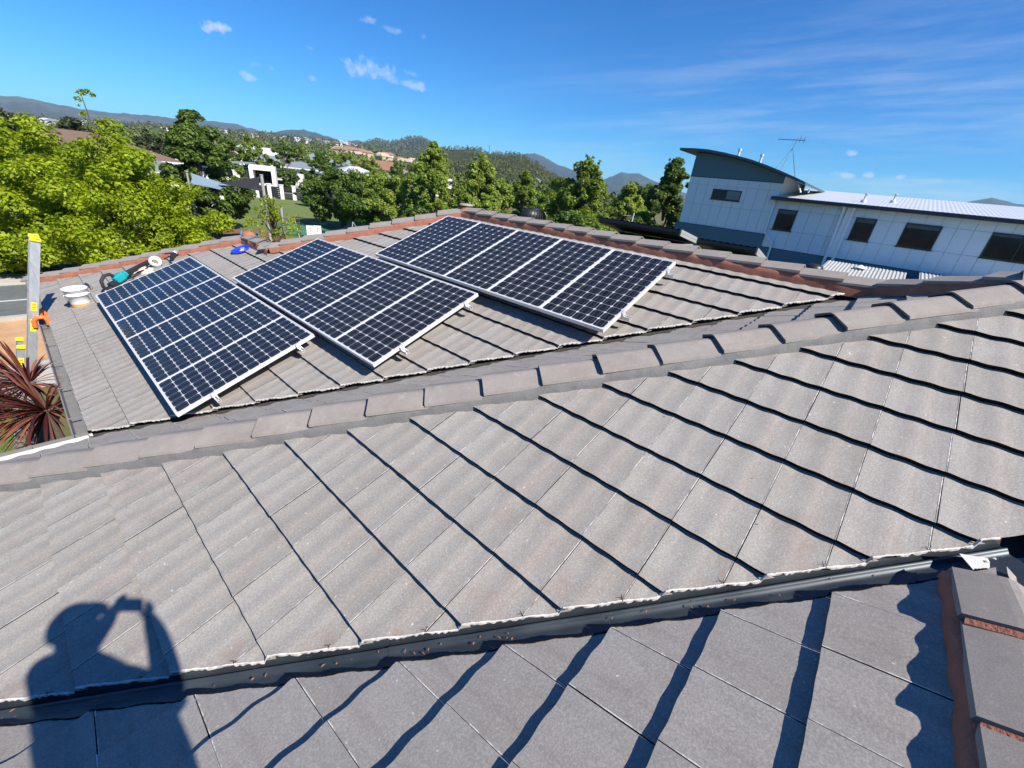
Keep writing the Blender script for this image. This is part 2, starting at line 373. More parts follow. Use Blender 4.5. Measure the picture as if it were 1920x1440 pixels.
def tile_mesh(amp):
    b = MB(); n = 12; x0, x1 = .0014, TW-.0014; L = .352; lip = .0255
    wav = lambda X: amp*math.cos(4*math.pi*X/TW)
    top = []
    for Y in (0, L):
        for k in range(n+1):
            X = x0+(x1-x0)*k/n; top.append((X, Y, wav(X)-TT*Y/GA))
    b.add(top, [(k, k+1, n+2+k, n+1+k) for k in range(n)], 0, True)
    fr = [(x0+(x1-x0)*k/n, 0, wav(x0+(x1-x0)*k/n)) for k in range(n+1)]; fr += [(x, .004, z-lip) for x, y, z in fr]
    b.add(fr, [(k, n+1+k, n+2+k, k+1) for k in range(n)], 1)  # front face carried down over the open gap, painting its shade
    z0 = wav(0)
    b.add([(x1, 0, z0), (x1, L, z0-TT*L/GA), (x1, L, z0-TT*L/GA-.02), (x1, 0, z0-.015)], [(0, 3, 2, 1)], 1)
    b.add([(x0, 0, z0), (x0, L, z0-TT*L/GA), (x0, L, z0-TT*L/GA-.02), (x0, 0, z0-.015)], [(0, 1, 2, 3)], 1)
    b.add([(x1-.0042, .001, z0+.0008), (x1-.0003, .001, z0+.0008), (x1-.0003, L, z0-TT*L/GA+.0008), (x1-.0042, L, z0-TT*L/GA+.0008)], [(0, 1, 2, 3)], 2)
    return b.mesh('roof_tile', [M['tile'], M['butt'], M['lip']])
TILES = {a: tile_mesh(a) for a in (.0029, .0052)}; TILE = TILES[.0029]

def rect(face, poly_halfplanes, qr, wr):
    """tiles over a face: poly_halfplanes(cx,cy) -> [(nx,ny,c)] keep nx*x+ny*y>=c"""
    out = []
    i0, i1 = math.floor((qr[0]-face.q0)/GC), math.ceil((qr[1]-face.q0)/GC)
    j0, j1 = math.floor((wr[0]-face.w0)/TW), math.ceil((wr[1]-face.w0)/TW)
    for i in range(i0, i1):
        for j in range(j0, j1):
            m = face.mat(i, j); cs = [m @ Vector((X, Y, 0)) for X, Y in ((0, 0), (TW, 0), (TW, GA), (0, GA))]
            cen = (cs[0]+cs[2])/2; cut = []; ok = True
            for nx, ny, c in poly_halfplanes(cen.x, cen.y):
                dd = [nx*p.x+ny*p.y-c for p in cs]
                if max(dd) <= .012: ok = False; break
                far = [m @ Vector((X, .352, 0)) for X in (0, TW)]
                dd += [nx*p.x+ny*p.y-c for p in far]
                if min(dd) < 0: cut.append((nx, ny, c))
            if ok: out.append((face, i, j, cut, cs))
    return out
r2 = 1.0
tiles = []
tiles += rect(FA, lambda x, y: [(-1, -1, -1.462), (0, 1, -.76), (0, -1, -3.25)], (-3.3, .78), (-2.4, 2.7))
tiles += rect(FB, lambda x, y: [(1, 1, 1.642) if y > -.79 else (1, -1, 3.22), (-1, -1, -3.66), (-1, 0, -4.56), (1, 0, -1.7), (0, 1, -2.6)], (-1.7, 4.6), (-5.5, 2.6))
tiles += rect(FC, lambda x, y: [(1, 1, 3.77), (-1, -1, -5.36), (-1, 1, -5.36), (0, -1, -5.38)], (-5.5, .85), (-5.4, 1.8))
tiles += rect(FD, lambda x, y: [(1, 1, 5.378), (1, 0, -.084), (-1, 0, -5.30), ((-1, -1, -12.34) if x < 2.9 else (-1, -1, -11.14))], (-.1, 5.4), (-12.6, 0))
def parea(cs):
    ps = []
    for p in cs:
        z = p.dot(FW)
        if z < .2: return 0
        ps.append((960+769.65*p.dot(RT)/z, 720-769.65*p.dot(UPV)/z))
    cx = sum(p[0] for p in ps)/4; cy = sum(p[1] for p in ps)/4
    ins = any(-20 < p[0] < 1940 and -20 < p[1] < 1460 for p in ps)
    A = abs(sum(ps[k][0]*ps[(k+1) % 4][1]-ps[(k+1) % 4][0]*ps[k][1] for k in range(4)))/2
    return A if ins else A*.001
tiles = sorted(tiles, key=lambda t: -parea(t[4]))
back = []
back += rect(FG, lambda x, y: [(1, -1, -.45)] + ([(1, 0, 5.40)] if y > -.07 else [(1, -1, 5.47)] if y > -.8 else [(1, 0, 4.65)]), (-9.5, -4.6), (-2.6, 9.5))
back += rect(FH, lambda x, y: [(-1, 1, -3.08), (0, -1, .80)], (-2.6, -.78), (-2.4, 2.4))
back += rect(FE, lambda x, y: [(1, 1, 11.26), (-1, 1, .55), (1, -1, -5.24)], (-11.4, -5.8), (-10.5, -3.0))
back += rect(FE2, lambda x, y: [(1, 1, 12.46), (-1, 1, 6.55)], (-12.5, -9.4), (-6, .1))
back += rect(FV, lambda x, y: [(1, 0, 3.0), (-1, 1, 5.34), (1, -1, -6.45)], (-6, -2.9), (8, 12.5))

house = thing('house', 'single-storey house under the grey-brown concrete tile roof that fills the foreground', 'house', (3, 4, GROUND_Z))
Hinv = Matrix.Translation((-3, -4, -GROUND_Z))
def deck():
    b = MB()
    def poly(face, pts, drop=.075): b.add([(x, y, face.z(x, y)-drop/C_) for x, y in pts], [tuple(range(len(pts)))])
    poly(FA, [(-2.6, 3.2), (-1.62, 3.2), (2.364, -.78), (-2.6, -.78)])
    poly(FB, [(-1.62, 3.2), (2.364, -.78), (4.60, -.82), (-1.62, 5.40)]); poly(FB, [(2.364, -.78), (.144, -3), (4.60, -3), (4.60, -.82)])
    poly(FH, [(-2.6, -.78), (2.364, -.78), (.144, -3), (-2.6, -3)])
    poly(FC, [(-1.62, 5.40), (-.07, 5.40), (5.35, -.065), (4.60, -.82)])
    poly(FD, [(-.07, 5.36), (5.35, -.065), (5.35, 5.85), (2.95, 8.25), (-.07, 8.25)]); poly(FD, [(-.07, 8.25), (2.95, 8.25), (2.95, 9.45), (-.07, 12.47)])
    poly(FG, [(5.35, -.065), (5.35, 5.85), (10.8, 11.3), (10.8, -3), (4.60, -3), (4.60, -.82)])
    poly(FE, [(5.35, 5.85), (2.95, 8.25), (6.0, 11.3), (10.8, 11.3)]); poly(FV, [(2.95, 8.25), (2.95, 9.45), (5.95, 12.45), (6.0, 11.3)])
    poly(FE2, [(2.95, 9.45), (-.07, 12.47), (5.97, 12.47)])
    return b.mesh('roof', M['deck'])
roof = part('roof', deck(), house, mat=Hinv)

def cut_mesh(m, cut, amp):
    bm = bmesh.new(); bm.from_mesh(TILES[amp]); mi = m.inverted(); r = mi.to_3x3()
    for nx, ny, c in cut:
        n = Vector((nx, ny, 0)); co = n*(c/n.length_squared)
        bmesh.ops.bisect_plane(bm, geom=bm.verts[:]+bm.edges[:]+bm.faces[:], plane_co=mi @ co, plane_no=-(r @ n), clear_outer=True, dist=1e-5)
    if not bm.faces: bm.free(); return None
    me = bpy.data.meshes.new('cut_tile'); bm.to_mesh(me); bm.free()
    for k in ('tile', 'butt', 'lip'): me.materials.append(M[k])
    return me
def join_tiles(lst, name):
    V = []; F = []; MI = []; SM = []; base = np.array([v.co for v in TILE.vertices]); bf = [tuple(p.vertices) for p in TILE.polygons]; bmi = [p.material_index for p in TILE.polygons]; bsm = [p.use_smooth for p in TILE.polygons]
    off = 0
    for face, i, j, cut, cs in lst:
        m = face.mat(i, j, 1); A = np.array(m)
        if cut:
            me = cut_mesh(m, cut, face.wave)
            if me is None: continue
            vs = np.array([v.co for v in me.vertices]); fs = [tuple(p.vertices) for p in me.polygons]; mi = [p.material_index for p in me.polygons]; sm = [p.use_smooth for p in me.polygons]
            bpy.data.meshes.remove(me)
        else: vs, fs, mi, sm = (base if face.wave == .0029 else np.array([v.co for v in TILES[face.wave].vertices])), bf, bmi, bsm
        V.append(vs @ A[:3, :3].T + A[:3, 3]); F += [tuple(k+off for k in f) for f in fs]; MI += mi; SM += sm; off += len(vs)
    me = bpy.data.meshes.new(name); me.from_pydata(np.concatenate(V).tolist(), [], F)
    for k in ('tile', 'butt', 'lip'): me.materials.append(M[k])
    me.polygons.foreach_set('material_index', MI); me.polygons.foreach_set('use_smooth', SM); me.update(); return me
NT_ = 298
for face, i, j, cut, cs in tiles[:NT_]:
    m = face.mat(i, j, 1); me = TILES[face.wave]
    if cut:
        me = cut_mesh(m, cut, face.wave)
        if me is None: continue
    part('tile', me, roof, mat=m)
part('tiles', join_tiles(tiles[NT_:], 'tiles'), roof, kind='stuff')
part('tiles', join_tiles(back, 'tiles_far_slopes'), roof, kind='stuff')

# ---- ridge and hip capping
PROF = [(-.152, .004), (-.148, .024), (-.034, .070), (-.012, .077), (.012, .077), (.034, .070), (.148, .024), (.152, .004)]
def cap_mesh(L, taper=.030):
    b = MB(); k = len(PROF); th = .014; vs = []
    for X, up, sc in ((0, taper, 1.03), (L, 0, .97)):
        vs += [(X, y*sc, z+up) for y, z in PROF]
        vs += [(X, y*sc*.9, z+up-th) for y, z in PROF]
    n2 = 2*k
    b.add(vs, [(i, i+1, n2+i+1, n2+i)[::-1] for i in range(k-1)], 0, False)
    b.add(vs, [(k+i, k+i+1, n2+k+i+1, n2+k+i) for i in range(k-1)], 1)
    b.add(vs, [(i, k+i, k+i+1, i+1)[::-1] for i in range(k-1)], 1); b.add(vs, [(n2+i, n2+k+i, n2+k+i+1, n2+i+1) for i in range(k-1)], 1)
    b.add(vs, [(0, n2, n2+k, k), (k-1, n2-1, n2+n2-1, n2+k-1)], 0)
    return b.fix(b.mesh('ridge_cap', [M['cap'], M['cap_end']]))
M['cap_end'] = plain('cap_end_face', (.13, .125, .12), .9, 0, .25, 20)
CAPM = {}
def cap_line(P0, P1, first, step, slopes, mortar, seal=None, zoff=0., sides=(1, 1), nick=True, mw=.164):
    """caps from P0 (lower) to P1; first = plan distance of the first joint from P0; slopes = fall of the roof each side per metre of lateral distance"""
    P0, P1 = Vector(P0), Vector(P1); e = (P1-P0); Ln = e.length; e.normalize()
    lat = Vector((0, 0, 1)).cross(e).normalized(); up = e.cross(lat)
    pl = math.hypot(e.x, e.y); st = step/pl; L = st+.045
    key = round(L, 3)
    if key not in CAPM: CAPM[key] = cap_mesh(L)
    d = first/pl
    while d > 0: d -= st
    rr = random.Random(int(Ln*100))
    while d < Ln-.08:
        if d > -st*.6:
            P = P0+e*d + up*(zoff+rr.uniform(-.005, .005))
            m = Matrix(((e.x, lat.x, up.x, P.x), (e.y, lat.y, up.y, P.y), (e.z, lat.z, up.z, P.z), (0, 0, 0, 1))) @ Matrix.Rotation(R_(rr.uniform(-1.0, 1.0)), 4, 'Z') @ Matrix.Rotation(R_(rr.uniform(-1.8, 1.8)), 4, 'X')
            part('ridge_cap', CAPM[key], roof, mat=m @ Matrix.Diagonal((min(1., max(.25, (Ln-d+.02)/L)), 1, 1, 1)))
            if seal is not None and d > 0:
                b = MB(); n = 7; yy = [-.14+.28*k/(n-1) for k in range(n)]
                def h(y): return .072-.40*max(0, abs(y)-.01)
                vs = [(-.016-.004*rr.random(), y, h(y)+.012) for y in yy]+[(.004, y, h(y)+.028) for y in yy]+[(-.018, y, h(y)-.01) for y in yy]
                b.add(vs, [(k, k+1, n+k+1, n+k) for k in range(n-1)]+[(k, k+1, 2*n+k+1, 2*n+k)[::-1] for k in range(n-1)])
                part('joint_seal', b.fix(b.mesh('joint_seal', seal)), roof, mat=m)
        d += st
    for sd, sl, on in ((1, slopes[0], sides[0]), (-1, slopes[1], sides[1])):
        if not on: continue
        b = MB(); n = max(8, int(Ln/.05)); vs = []
        for k in range(n+1):
            x = Ln*k/n; w = mw + .007*znoise(x*3.0+sd) + .004*znoise(x*17); saw = ((x-first/pl)/st) % 1.0
            zt = .012+zoff+.018*(1-saw)
            for y, z in ((.128, zt+.006), (.147+.0015*znoise(x*30), zt), (.5*(.15+w)+.002*znoise(x*21), (zt-sl*w)/2), (w, -sl*w+.004), (w+.004, -sl*w-.03)):
                vs.append(P0+e*x+lat*(sd*y)+up*z)
        b.add(vs, [((k*5+i, k*5+i+1, k*5+i+6, k*5+i+5)[::sd]) for k in range(n) for i in range(4)], 0, True)
        part('mortar', b.fix(b.mesh('mortar', mortar)), roof, label=None)
hs = TS/math.sqrt(2); RM, GM = M['mortar_red'], M['mortar_grey']
zB = lambda x: FB.z0+TS*x
cap_line((-1.62, 5.336, zB(-1.62)), (4.58, -.864, zB(4.58)), (.802+1.62)*math.sqrt(2), .278*math.sqrt(2), (hs, hs), GM, zoff=-.020)
cap_line((5.35, -.07, -.545), (5.35, 5.85, -.545), .317, .370, (TS, TS), RM)
cap_line((2.95, 8.27, -1.51+.02), (5.35, 5.85, -.545), .2, .392, (hs, hs), RM)
cap_line((-.05, 12.45, -2.72), (2.95, 9.45, -1.51), .25, .392, (hs, hs), RM)
cap_line((2.95, 8.12, -1.51), (2.95, 9.45, -1.51), .1, .40, (TS, TS), RM)
cap_line((-2.6, -.78, -1.144), (2.10, -.78, -1.144), 4.35-.80, .425, (TS, TS), RM, seal=RM, zoff=-.060)
cap_line((5.35, -.07, -.545), (4.60, -.86, -.243), .45, .392, (hs, hs), RM)
cap_line((4.60, -3.0, -.243), (4.60, -.75, -.243), .3, .40, (TS, TS), GM)
def end_block(P, r, col):     # mortared knob where caps meet
    b = MB(); b.lathe([(r*1.25, -.05), (r*1.15, .04), (r*1.0, .10), (r*.6, .135), (0, .14)], 14); part('mortar', b.mesh('mortar_knob', col), roof, loc=P)
end_block((5.36, 5.86, -.555), .105, RM); end_block((2.95, 9.42, -1.51), .11, RM)
b = MB(); b.lathe([(.128, .0), (.126, .012), (.10, .03), (0, .036)], 14); part('ridge_cap', b.mesh('apex_cap', M['cap']), roof, loc=(5.36, 5.86, -.435))

# ---- valley gutters
def valley(P0, P1, prof, name, mat, label=None):
    P0, P1 = Vector(P0), Vector(P1); e = (P1-P0); Ln = e.length; e.normalize(); lat = Vector((0, 0, 1)).cross(e).normalized(); up = e.cross(lat)
    b = MB(); n = max(2, int(Ln/.12)); k = len(prof); vs = []
    for i in range(n+1):
        x = Ln*i/n
        vs += [P0+e*x+lat*t+up*(z+.0025*znoise(x*2.3+t*3)) for t, z in prof]
    b.add(vs, [(i*k+j, i*k+j+1, (i+1)*k+j+1, (i+1)*k+j) for i in range(n) for j in range(k-1)], 0, True)
    return part(name, b.fix(b.mesh(name, mat)), roof, label=label)
VP = [(-.22, .002), (-.10, -.026), (-.09, -.031), (-.06, -.037), (-.02, -.047), (-.002, -.050), (.006, -.036), (.012, -.029), (.018, -.030), (.026, -.044), (.05, -.036), (.20, -.008)]
VPm = [(-t, z) for t, z in VP][::-1]
zV1 = lambda y: FA.z0-TS*y
valley((-1.62, 3.204, zV1(3.204)), (.615, .969, zV1(.969)+.0), VP, 'valley_gutter', M['valley'])
valley((.58, 1.004, zV1(1.004)+.003), (2.40, -.816, zV1(-.816)+.003), VP, 'valley_gutter', M['valley'])
M['sunlit_metal'] = plain('valley_metal_sunlit', (.55, .55, .53), .45, .3, .2, 8)  # same valley metal made lighter, with the sunlight put into its colour
valley((.144, -3.0, FH.z(0, -3.0)+.0), (2.36, -.80, FH.z(0, -.80)-.01), VP, 'valley_gutter', M['sunlit_metal'], 'metal valley flashing beyond the ridge end, painted pale as if sunlit')
zV2 = lambda x: FD.z0+TS*x
valley((-.10, 5.32, zV2(-.10)-.035), (5.33, -.11, zV2(5.33)-.035), VP, 'valley_gutter', M['valley'])

# ---- ragged cut edges of the tiles along the valleys
def cut_edge(face, x0, x1, csum, inward, mat, wmax=.0038, drop=.014, seed=0, brown=None):
    r = random.Random(seed); b = MB(); n = int(abs(x1-x0)*math.sqrt(2)/.014); vs = []; sx = inward/math.sqrt(2)
    w = .002; br = MB(); bv = []
    for k in range(n+1):
        x = x0+(x1-x0)*k/n; y = csum-x
        w = min(wmax, max(.0005, w+r.uniform(-.0042, .0042))); z = face.surf(x+sx*.004, y+sx*.004); dz = .002+r.uniform(0, .004)
        o = r.uniform(-.004, .005)
        for t, h in ((w+.002, dz*.4), (w*.5, dz), (-.004+o*.4, dz*.3), (-.003+o, -drop*r.uniform(.35, 1))):
            vs.append((x+sx*t, y+sx*t, z+h))
        bv += [(x-sx*.002, y-sx*.002, z-.004), (x-sx*(.006+o), y-sx*(.006+o), z-.045)]
    b.add(vs, [(k*4+i, k*4+i+1, k*4+i+5, k*4+i+4) for k in range(n) for i in range(3)])
    o = part('cut_edge', b.fix(b.mesh('cut_edge', [mat, M['cut_brown']])), roof, kind='stuff'); return o
cut_edge(FB, -1.62, 2.42, 1.640, 1, M['cut_edge'], seed=1)
cut_edge(FD, -.05, 5.26, 5.377, 1, M['cut_edge'], wmax=.006, drop=.016, seed=2)
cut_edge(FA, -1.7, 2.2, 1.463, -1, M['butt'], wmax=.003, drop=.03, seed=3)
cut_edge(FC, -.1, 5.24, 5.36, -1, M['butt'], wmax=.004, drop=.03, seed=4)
# fine wire ties left at the joints along the near valley
b = MB()
for k in range(-8, 4):
    y0 = .317-k*TW; x = 1.642-y0
    if not -1 < x < 2.4: continue
    z = FB.surf(x, y0); r = random.Random(k)
    b.tube([(x-.008, y0, z-.008), (x+.003, y0+.002, z+.006), (x+.010+r.uniform(0, .012), y0+r.uniform(-.010, .010), z+.012+r.uniform(0, .012))], .0011, 5)
    b.tube([(x-.004, y0-.006, z), (x+.004, y0+.008, z+.012), (x-.008, y0+.018, z+.006)], .001, 5)
part('wire_ties', b.mesh('wire_ties', M['black']), roof, kind='stuff')

# ---- eave gutters, fascia, walls
def gutter(P0, P1, out):
    P0, P1 = Vector(P0), Vector(P1); e = (P1-P0).normalized(); o = Vector(out); b = MB(); Ln = (P1-P0).length
    prof = [(0, .02), (0, -.09), (.10, -.09), (.115, -.03), (.115, .012), (.103, .012), (.100, -.02), (.09, -.075), (.012, -.075), (.010, .02)]
    k = len(prof); vs = [P+o*t+Vector((0, 0, z)) for P in (P0, P1) for t, z in prof]
    b.add(vs, [(j, (j+1) % k, k+(j+1) % k, k+j) for j in range(k)]); b.add(vs, [tuple(range(k)), tuple(range(2*k-1, k-1, -1))])
    n = int(Ln/.9)
    for i in range(n+1):
        P = P0+e*(Ln*(i+.5)/(n+1)); b.box(P+o*.057+Vector((0, 0, .014)), (.118 if abs(o.x) > .5 else .022, .022 if abs(o.x) > .5 else .118, .006))
    return part('gutter', b.fix(b.mesh('gutter', M['gutter'])), house, mat=Hinv)
gutter((-.085, 5.42, -2.765), (-.085, 12.5, -2.765), (-1, 0, 0)); gutter((-1.72, 5.43, -2.80), (-.08, 5.43, -2.80), (0, 1, 0))
gutter((-1.66, 3.2, -2.80), (-1.66, 5.5, -2.80), (-1, 0, 0)); gutter((-.1, 12.56, -2.78), (6, 12.56, -2.78), (0, 1, 0)); gutter((6.0, 11.4, -2.78), (10.8, 11.4, -2.78), (0, 1, 0))
b = MB(); b.bbox((-.083, 5.45, -2.97), (-.058, 12.5, -2.80)); b.bbox((-1.62, 5.38, -2.98), (-.09, 5.41, -2.76)); b.bbox((-1.64, 3.2, -2.98), (-1.61, 5.37, -2.76)); b.bbox((-.1, 12.52, -2.95), (5.95, 12.55, -2.72))
part('fascia', b.mesh('fascia', M['fascia']), house, mat=Hinv)
b = MB(); b.bbox((.45, -7.5, GROUND_Z-.2), (10.2, 10.8, -2.86)); b.bbox((-1.1, -7.5, GROUND_Z-.2), (.44, 4.8, -2.88)); b.bbox((.46, 10.81, GROUND_Z-.2), (5.5, 12.0, -2.87)); b.bbox((-3, -7.4, GROUND_Z-.2), (-1.11, 2.6, -2.9))
part('wall', b.mesh('wall', M['brick']), house, mat=Hinv)

# dry leaves and grit lying in the near valley and on the tiles
b = MB(); r = random.Random(9); M['dry_leaf'] = plain('dry_leaf', (.20, .10, .055), .8, 0, .4, 60)
def bit(P, L, w, rz, up):
    R3 = up.to_track_quat('Z', 'Y').to_matrix() @ Matrix.Rotation(rz, 3, 'Z')
    vs = [P+R3 @ Vector(v) for v in ((-L/2, 0, .001), (0, -w/2, .004), (L/2, 0, .002), (0, w/2, .005))]; b.add(vs, [(0, 1, 2, 3)])
for k in range(46):
    x = r.uniform(-1.2, 2.3); y = 1.584-x+r.uniform(-.05, .01); bit(Vector((x, y, FA.z0-TS*(1.584-x)-.030+.28*abs(x+y-1.584)/1.41)), r.uniform(.008, .024), r.uniform(.004, .012), r.uniform(0, 6), Vector((0, 0, 1)))
for k in range(26):
    f = r.choice((FA, FB, FB, FB)); x, y = (r.uniform(-.4, 1.6), r.uniform(-.5, 1.2)) if f is FA else (r.uniform(0, 3.6), r.uniform(-.6, 2.6))
    if f is FA and x+y > 1.4: continue
    if f is FB and not (1.72 < x+y < 3.4): continue
    bit(Vector((x, y, f.surf(x, y)+.001)), r.uniform(.006, .018), r.uniform(.004, .009), r.uniform(0, 6), f.n)
part('leaf_litter', b.mesh('leaf_litter', M['dry_leaf']), roof, kind='stuff')
# ------------------------------------------------------------------ solar panels on rails
PW, PL, HP = .7877, 1.4876, .16
def ngon(w, h, c): return [(-w+c, -h), (w-c, -h), (w, -h+c), (w, h-c), (w-c, h), (-w+c, h), (-w, h-c), (-w, -h+c)]
def cell_mesh():
    b = MB(); P = [(x, y, 0) for x, y in ngon(.0598, .0570, .0152)]; b.add(P, [tuple(range(8))]); return b.mesh('solar_cell', M['cell'])
CELL = cell_mesh()
FR = MB(); e_ = .0135; hgt = .040
for a, c in (((.002, 0, -hgt), (e_, PL, 0)), ((PW-e_, 0, -hgt), (PW-.002, PL, 0)), ((e_, 0, -hgt), (PW-e_, e_, -.0004)), ((e_, PL-e_, -hgt), (PW-e_, PL, -.0004))): FR.bbox(a, c)
FRAME = FR.mesh('panel_frame', M['alu_white'])
BS = MB(); BS.add([(e_, e_, -.004), (PW-e_, e_, -.004), (PW-e_, PL-e_, -.004), (e_, PL-e_, -.004)], [(0, 1, 2, 3)]); BS.add([(e_, e_, -.012), (PW-e_, e_, -.012), (PW-e_, PL-e_, -.012), (e_, PL-e_, -.012)], [(3, 2, 1, 0)])
BACK = BS.mesh('backsheet', M['backsheet'])
ORD = ['first', 'second', 'third', 'fourth', 'fifth', 'sixth']
arrays = [(4.5124, .5252, 6, 'six-panel array beside the gutter'), (3.3771, 1.964, 5, 'middle five-panel array'), (1.7508, 3.4271, 5, 'upper five-panel array under the ridge')]
clamp = MB(); clamp.bbox((-.012, -.02, -.03), (.012, .02, .003)); clamp.tube([(0, 0, .002), (0, 0, .008)], .006, 6); CLAMP = clamp.mesh('clamp', M['alu'])
for g, (u0, v0, n, where) in enumerate(arrays):
    zb = FD.z0+TS*v0+HP/C_
    for k in range(n):
        O = Vector((v0, u0+(k+1)*PW, zb))
        m = Matrix(((0, C_, -S_, O.x), (-1, 0, 0, O.y), (0, S_, C_, O.z), (0, 0, 0, 1)))
        extra = {0: 'nearest the valley', n-1: 'farthest from the valley'}.get(k, f'{ORD[k]} from the valley end')
        p = thing('solar_panel', f'solar panel in the {where}, {extra}', 'solar panel', group='solar panels on the roof')
        p.matrix_world = m
        part('frame', FRAME, p); part('backsheet', BACK, p)
        px, py = (PW-2*e_-.014)/6, (PL-2*e_-.016)/12
        for a in range(6):
            for c in range(12): part('cell', CELL, p, loc=(e_+.007+px*(a+.5), e_+.008+py*(c+.5), -.0015))
    # two rails under each array, running along it
    for q, (fr, wn_) in enumerate(((.235, 'lower'), (.86, 'upper'))):
        O = Vector((v0+PL*fr*C_, u0, zb+PL*fr*S_)); m = Matrix(((0, C_, -S_, O.x), (-1, 0, 0, O.y), (0, S_, C_, O.z), (0, 0, 0, 1)))
        r = thing('mounting_rail', f'{wn_} aluminium rail poking out beneath the {where}', 'rail', group='solar mounting rails'); r.matrix_world = m
        b = MB(); L = n*PW+.09; y = -.0
        x0, x1 = -(n*PW)-.03, .085
        b.bbox((x0, -.019, -.083), (x1, -.013, -.041)); b.bbox((x0, .013, -.083), (x1, .019, -.041)); b.bbox((x0, -.013, -.083), (x1, .013, -.078)); b.bbox((x0, -.013, -.066), (x1, .013, -.062))
        b.bbox((x0, -.013, -.044), (x1, -.006, -.041)); b.bbox((x0, .006, -.044), (x1, .013, -.041))
        part('rail', b.mesh('rail', M['alu']), r)
        b = MB(); b.bbox((.002, -.022, -.040), (.020, .022, -.002)); b.bbox((-.008, -.022, -.001), (.012, .022, .003)); part('end_clamp', b.mesh('end_clamp', M['alu']), r)
        for k in range(1, n): part('clamp', CLAMP, r, loc=(-k*PW, 0, 0))
        for k in range(n+1):
            if k % 2 == 0:
                xx = .05-k*PW if k else -.34
                b = MB(); b.bbox((-.018, -.005, -.175), (.018, .0, -.06)); b.bbox((-.018, -.005, -.180), (.018, .10, -.174)); part('tile_hook', b.mesh('tile_hook', M['alu']), r, loc=(xx, -.02, 0))

# ------------------------------------------------------------------ things left on the roof
def on_face(face, x, y, rotz=0., lift=0.):
    z = face.surf(x, y)+lift
    return Matrix.Translation((x, y, z)) @ Matrix(((C_ if face.h.x else 1, 0, -S_ if face.h.x else 0, 0), (0, 1, 0, 0), (S_ if face.h.x else 0, 0, C_ if face.h.x else 1, 0), (0, 0, 0, 1))) @ Matrix.Rotation(rotz, 4, 'Z')
# power tool: teal motor body, looped black handle, long black nozzle
t = thing('power_tool', 'teal and black cordless power tool lying behind the array beside the gutter', 'power tool'); t.matrix_world = on_face(FD, .98, 9.98, R_(35), .01)
b = MB(); b.cbox((0, 0, .085), (.20, .13, .14), .03); b.cbox((.13, 0, .085), (.08, .10, .10), .025); part('motor_housing', b.mesh('motor_housing', M['teal']), t)
b = MB(); b.tube([(-.06, 0, .15), (-.10, -.01, .21), (-.20, -.02, .235), (-.30, -.02, .19), (-.335, -.01, .10), (-.30, 0, .03), (-.2, 0, .02)], .028, 10); part('handle', b.mesh('handle', M['rubber']), t)
b = MB(); b.cbox((-.16, 0, .05), (.13, .12, .09), .015); part('battery', b.mesh('battery', M['black']), t)
b = MB(); b.tube([(.15, 0, .085), (.30, .01, .08), (.62, .02, .06), (.75, .02, .055)], [.042, .04, .034, .03], 12); part('nozzle', b.mesh('nozzle', M['black']), t)
b = MB(); b.tube([(.05, -.11, .03), (.30, -.15, .03), (.62, -.14, .03)], .014, 8); tag(part_ := link(bpy.data.objects.new('steel_bar', b.mesh('steel_bar', M['black']))), 'thin black bar lying alongside the teal power tool', 'bar'); part_.matrix_world = t.matrix_world.copy()
# rags / gloves
def rag(seed, w, h):
    r = random.Random(seed); n = 9; vs = []; b = MB()
    for i in range(n):
        for j in range(n):
            x, y = (i/(n-1)-.5)*w, (j/(n-1)-.5)*h
            edge = max(abs(i/(n-1)-.5), abs(j/(n-1)-.5))*2
            vs.append((x*(1+.1*math.sin(j*2+seed))+r.uniform(-.008, .008), y*(1+.12*math.cos(i*1.7+seed))+r.uniform(-.008, .008), .012+(1-edge**3)*(.035+.03*math.sin(i*1.3+seed)*math.cos(j*1.9))+r.uniform(0, .01)))
    b.add(vs, [(i*n+j, i*n+j+1, (i+1)*n+j+1, (i+1)*n+j) for i in range(n-1) for j in range(n-1)], 0, True)
    return b.fix(b.mesh('work_rag', M['cloth']))
for k, (x, y, w, h, lab) in enumerate([(1.24, 10.28, .34, .2, 'crumpled cream rag beside the nozzle of the teal power tool'), (1.37, 10.02, .26, .20, 'crumpled cream rag next to the roll of white tape')]):
    o = link(bpy.data.objects.new('work_rag', rag(k+3, w, h))); tag(o, lab, 'rag', 'rags dropped on the roof'); o.matrix_world = on_face(FD, x, y, R_(20+50*k), .003)
# tape roll on its side
t = thing('tape_roll', 'white roll of tape standing on edge behind the array beside the gutter', 'tape'); t.matrix_world = on_face(FD, 1.56, 10.08, R_(-25), .004)
rx = Matrix.Rotation(R_(90), 3, 'X')
b = MB(); b.lathe([(.052, -.03), (.095, -.03), (.098, -.024), (.098, .024), (.095, .03), (.052, .03)], 22, 0, rx, (0, 0, .098)); part('tape', b.mesh('tape', M['white_plastic']), t)
b = MB(); b.lathe([(.045, -.031), (.052, -.031), (.052, .031), (.045, .031), (.045, -.031)], 22, 0, rx, (0, 0, .098)); part('core', b.mesh('core', M['cloth']), t)
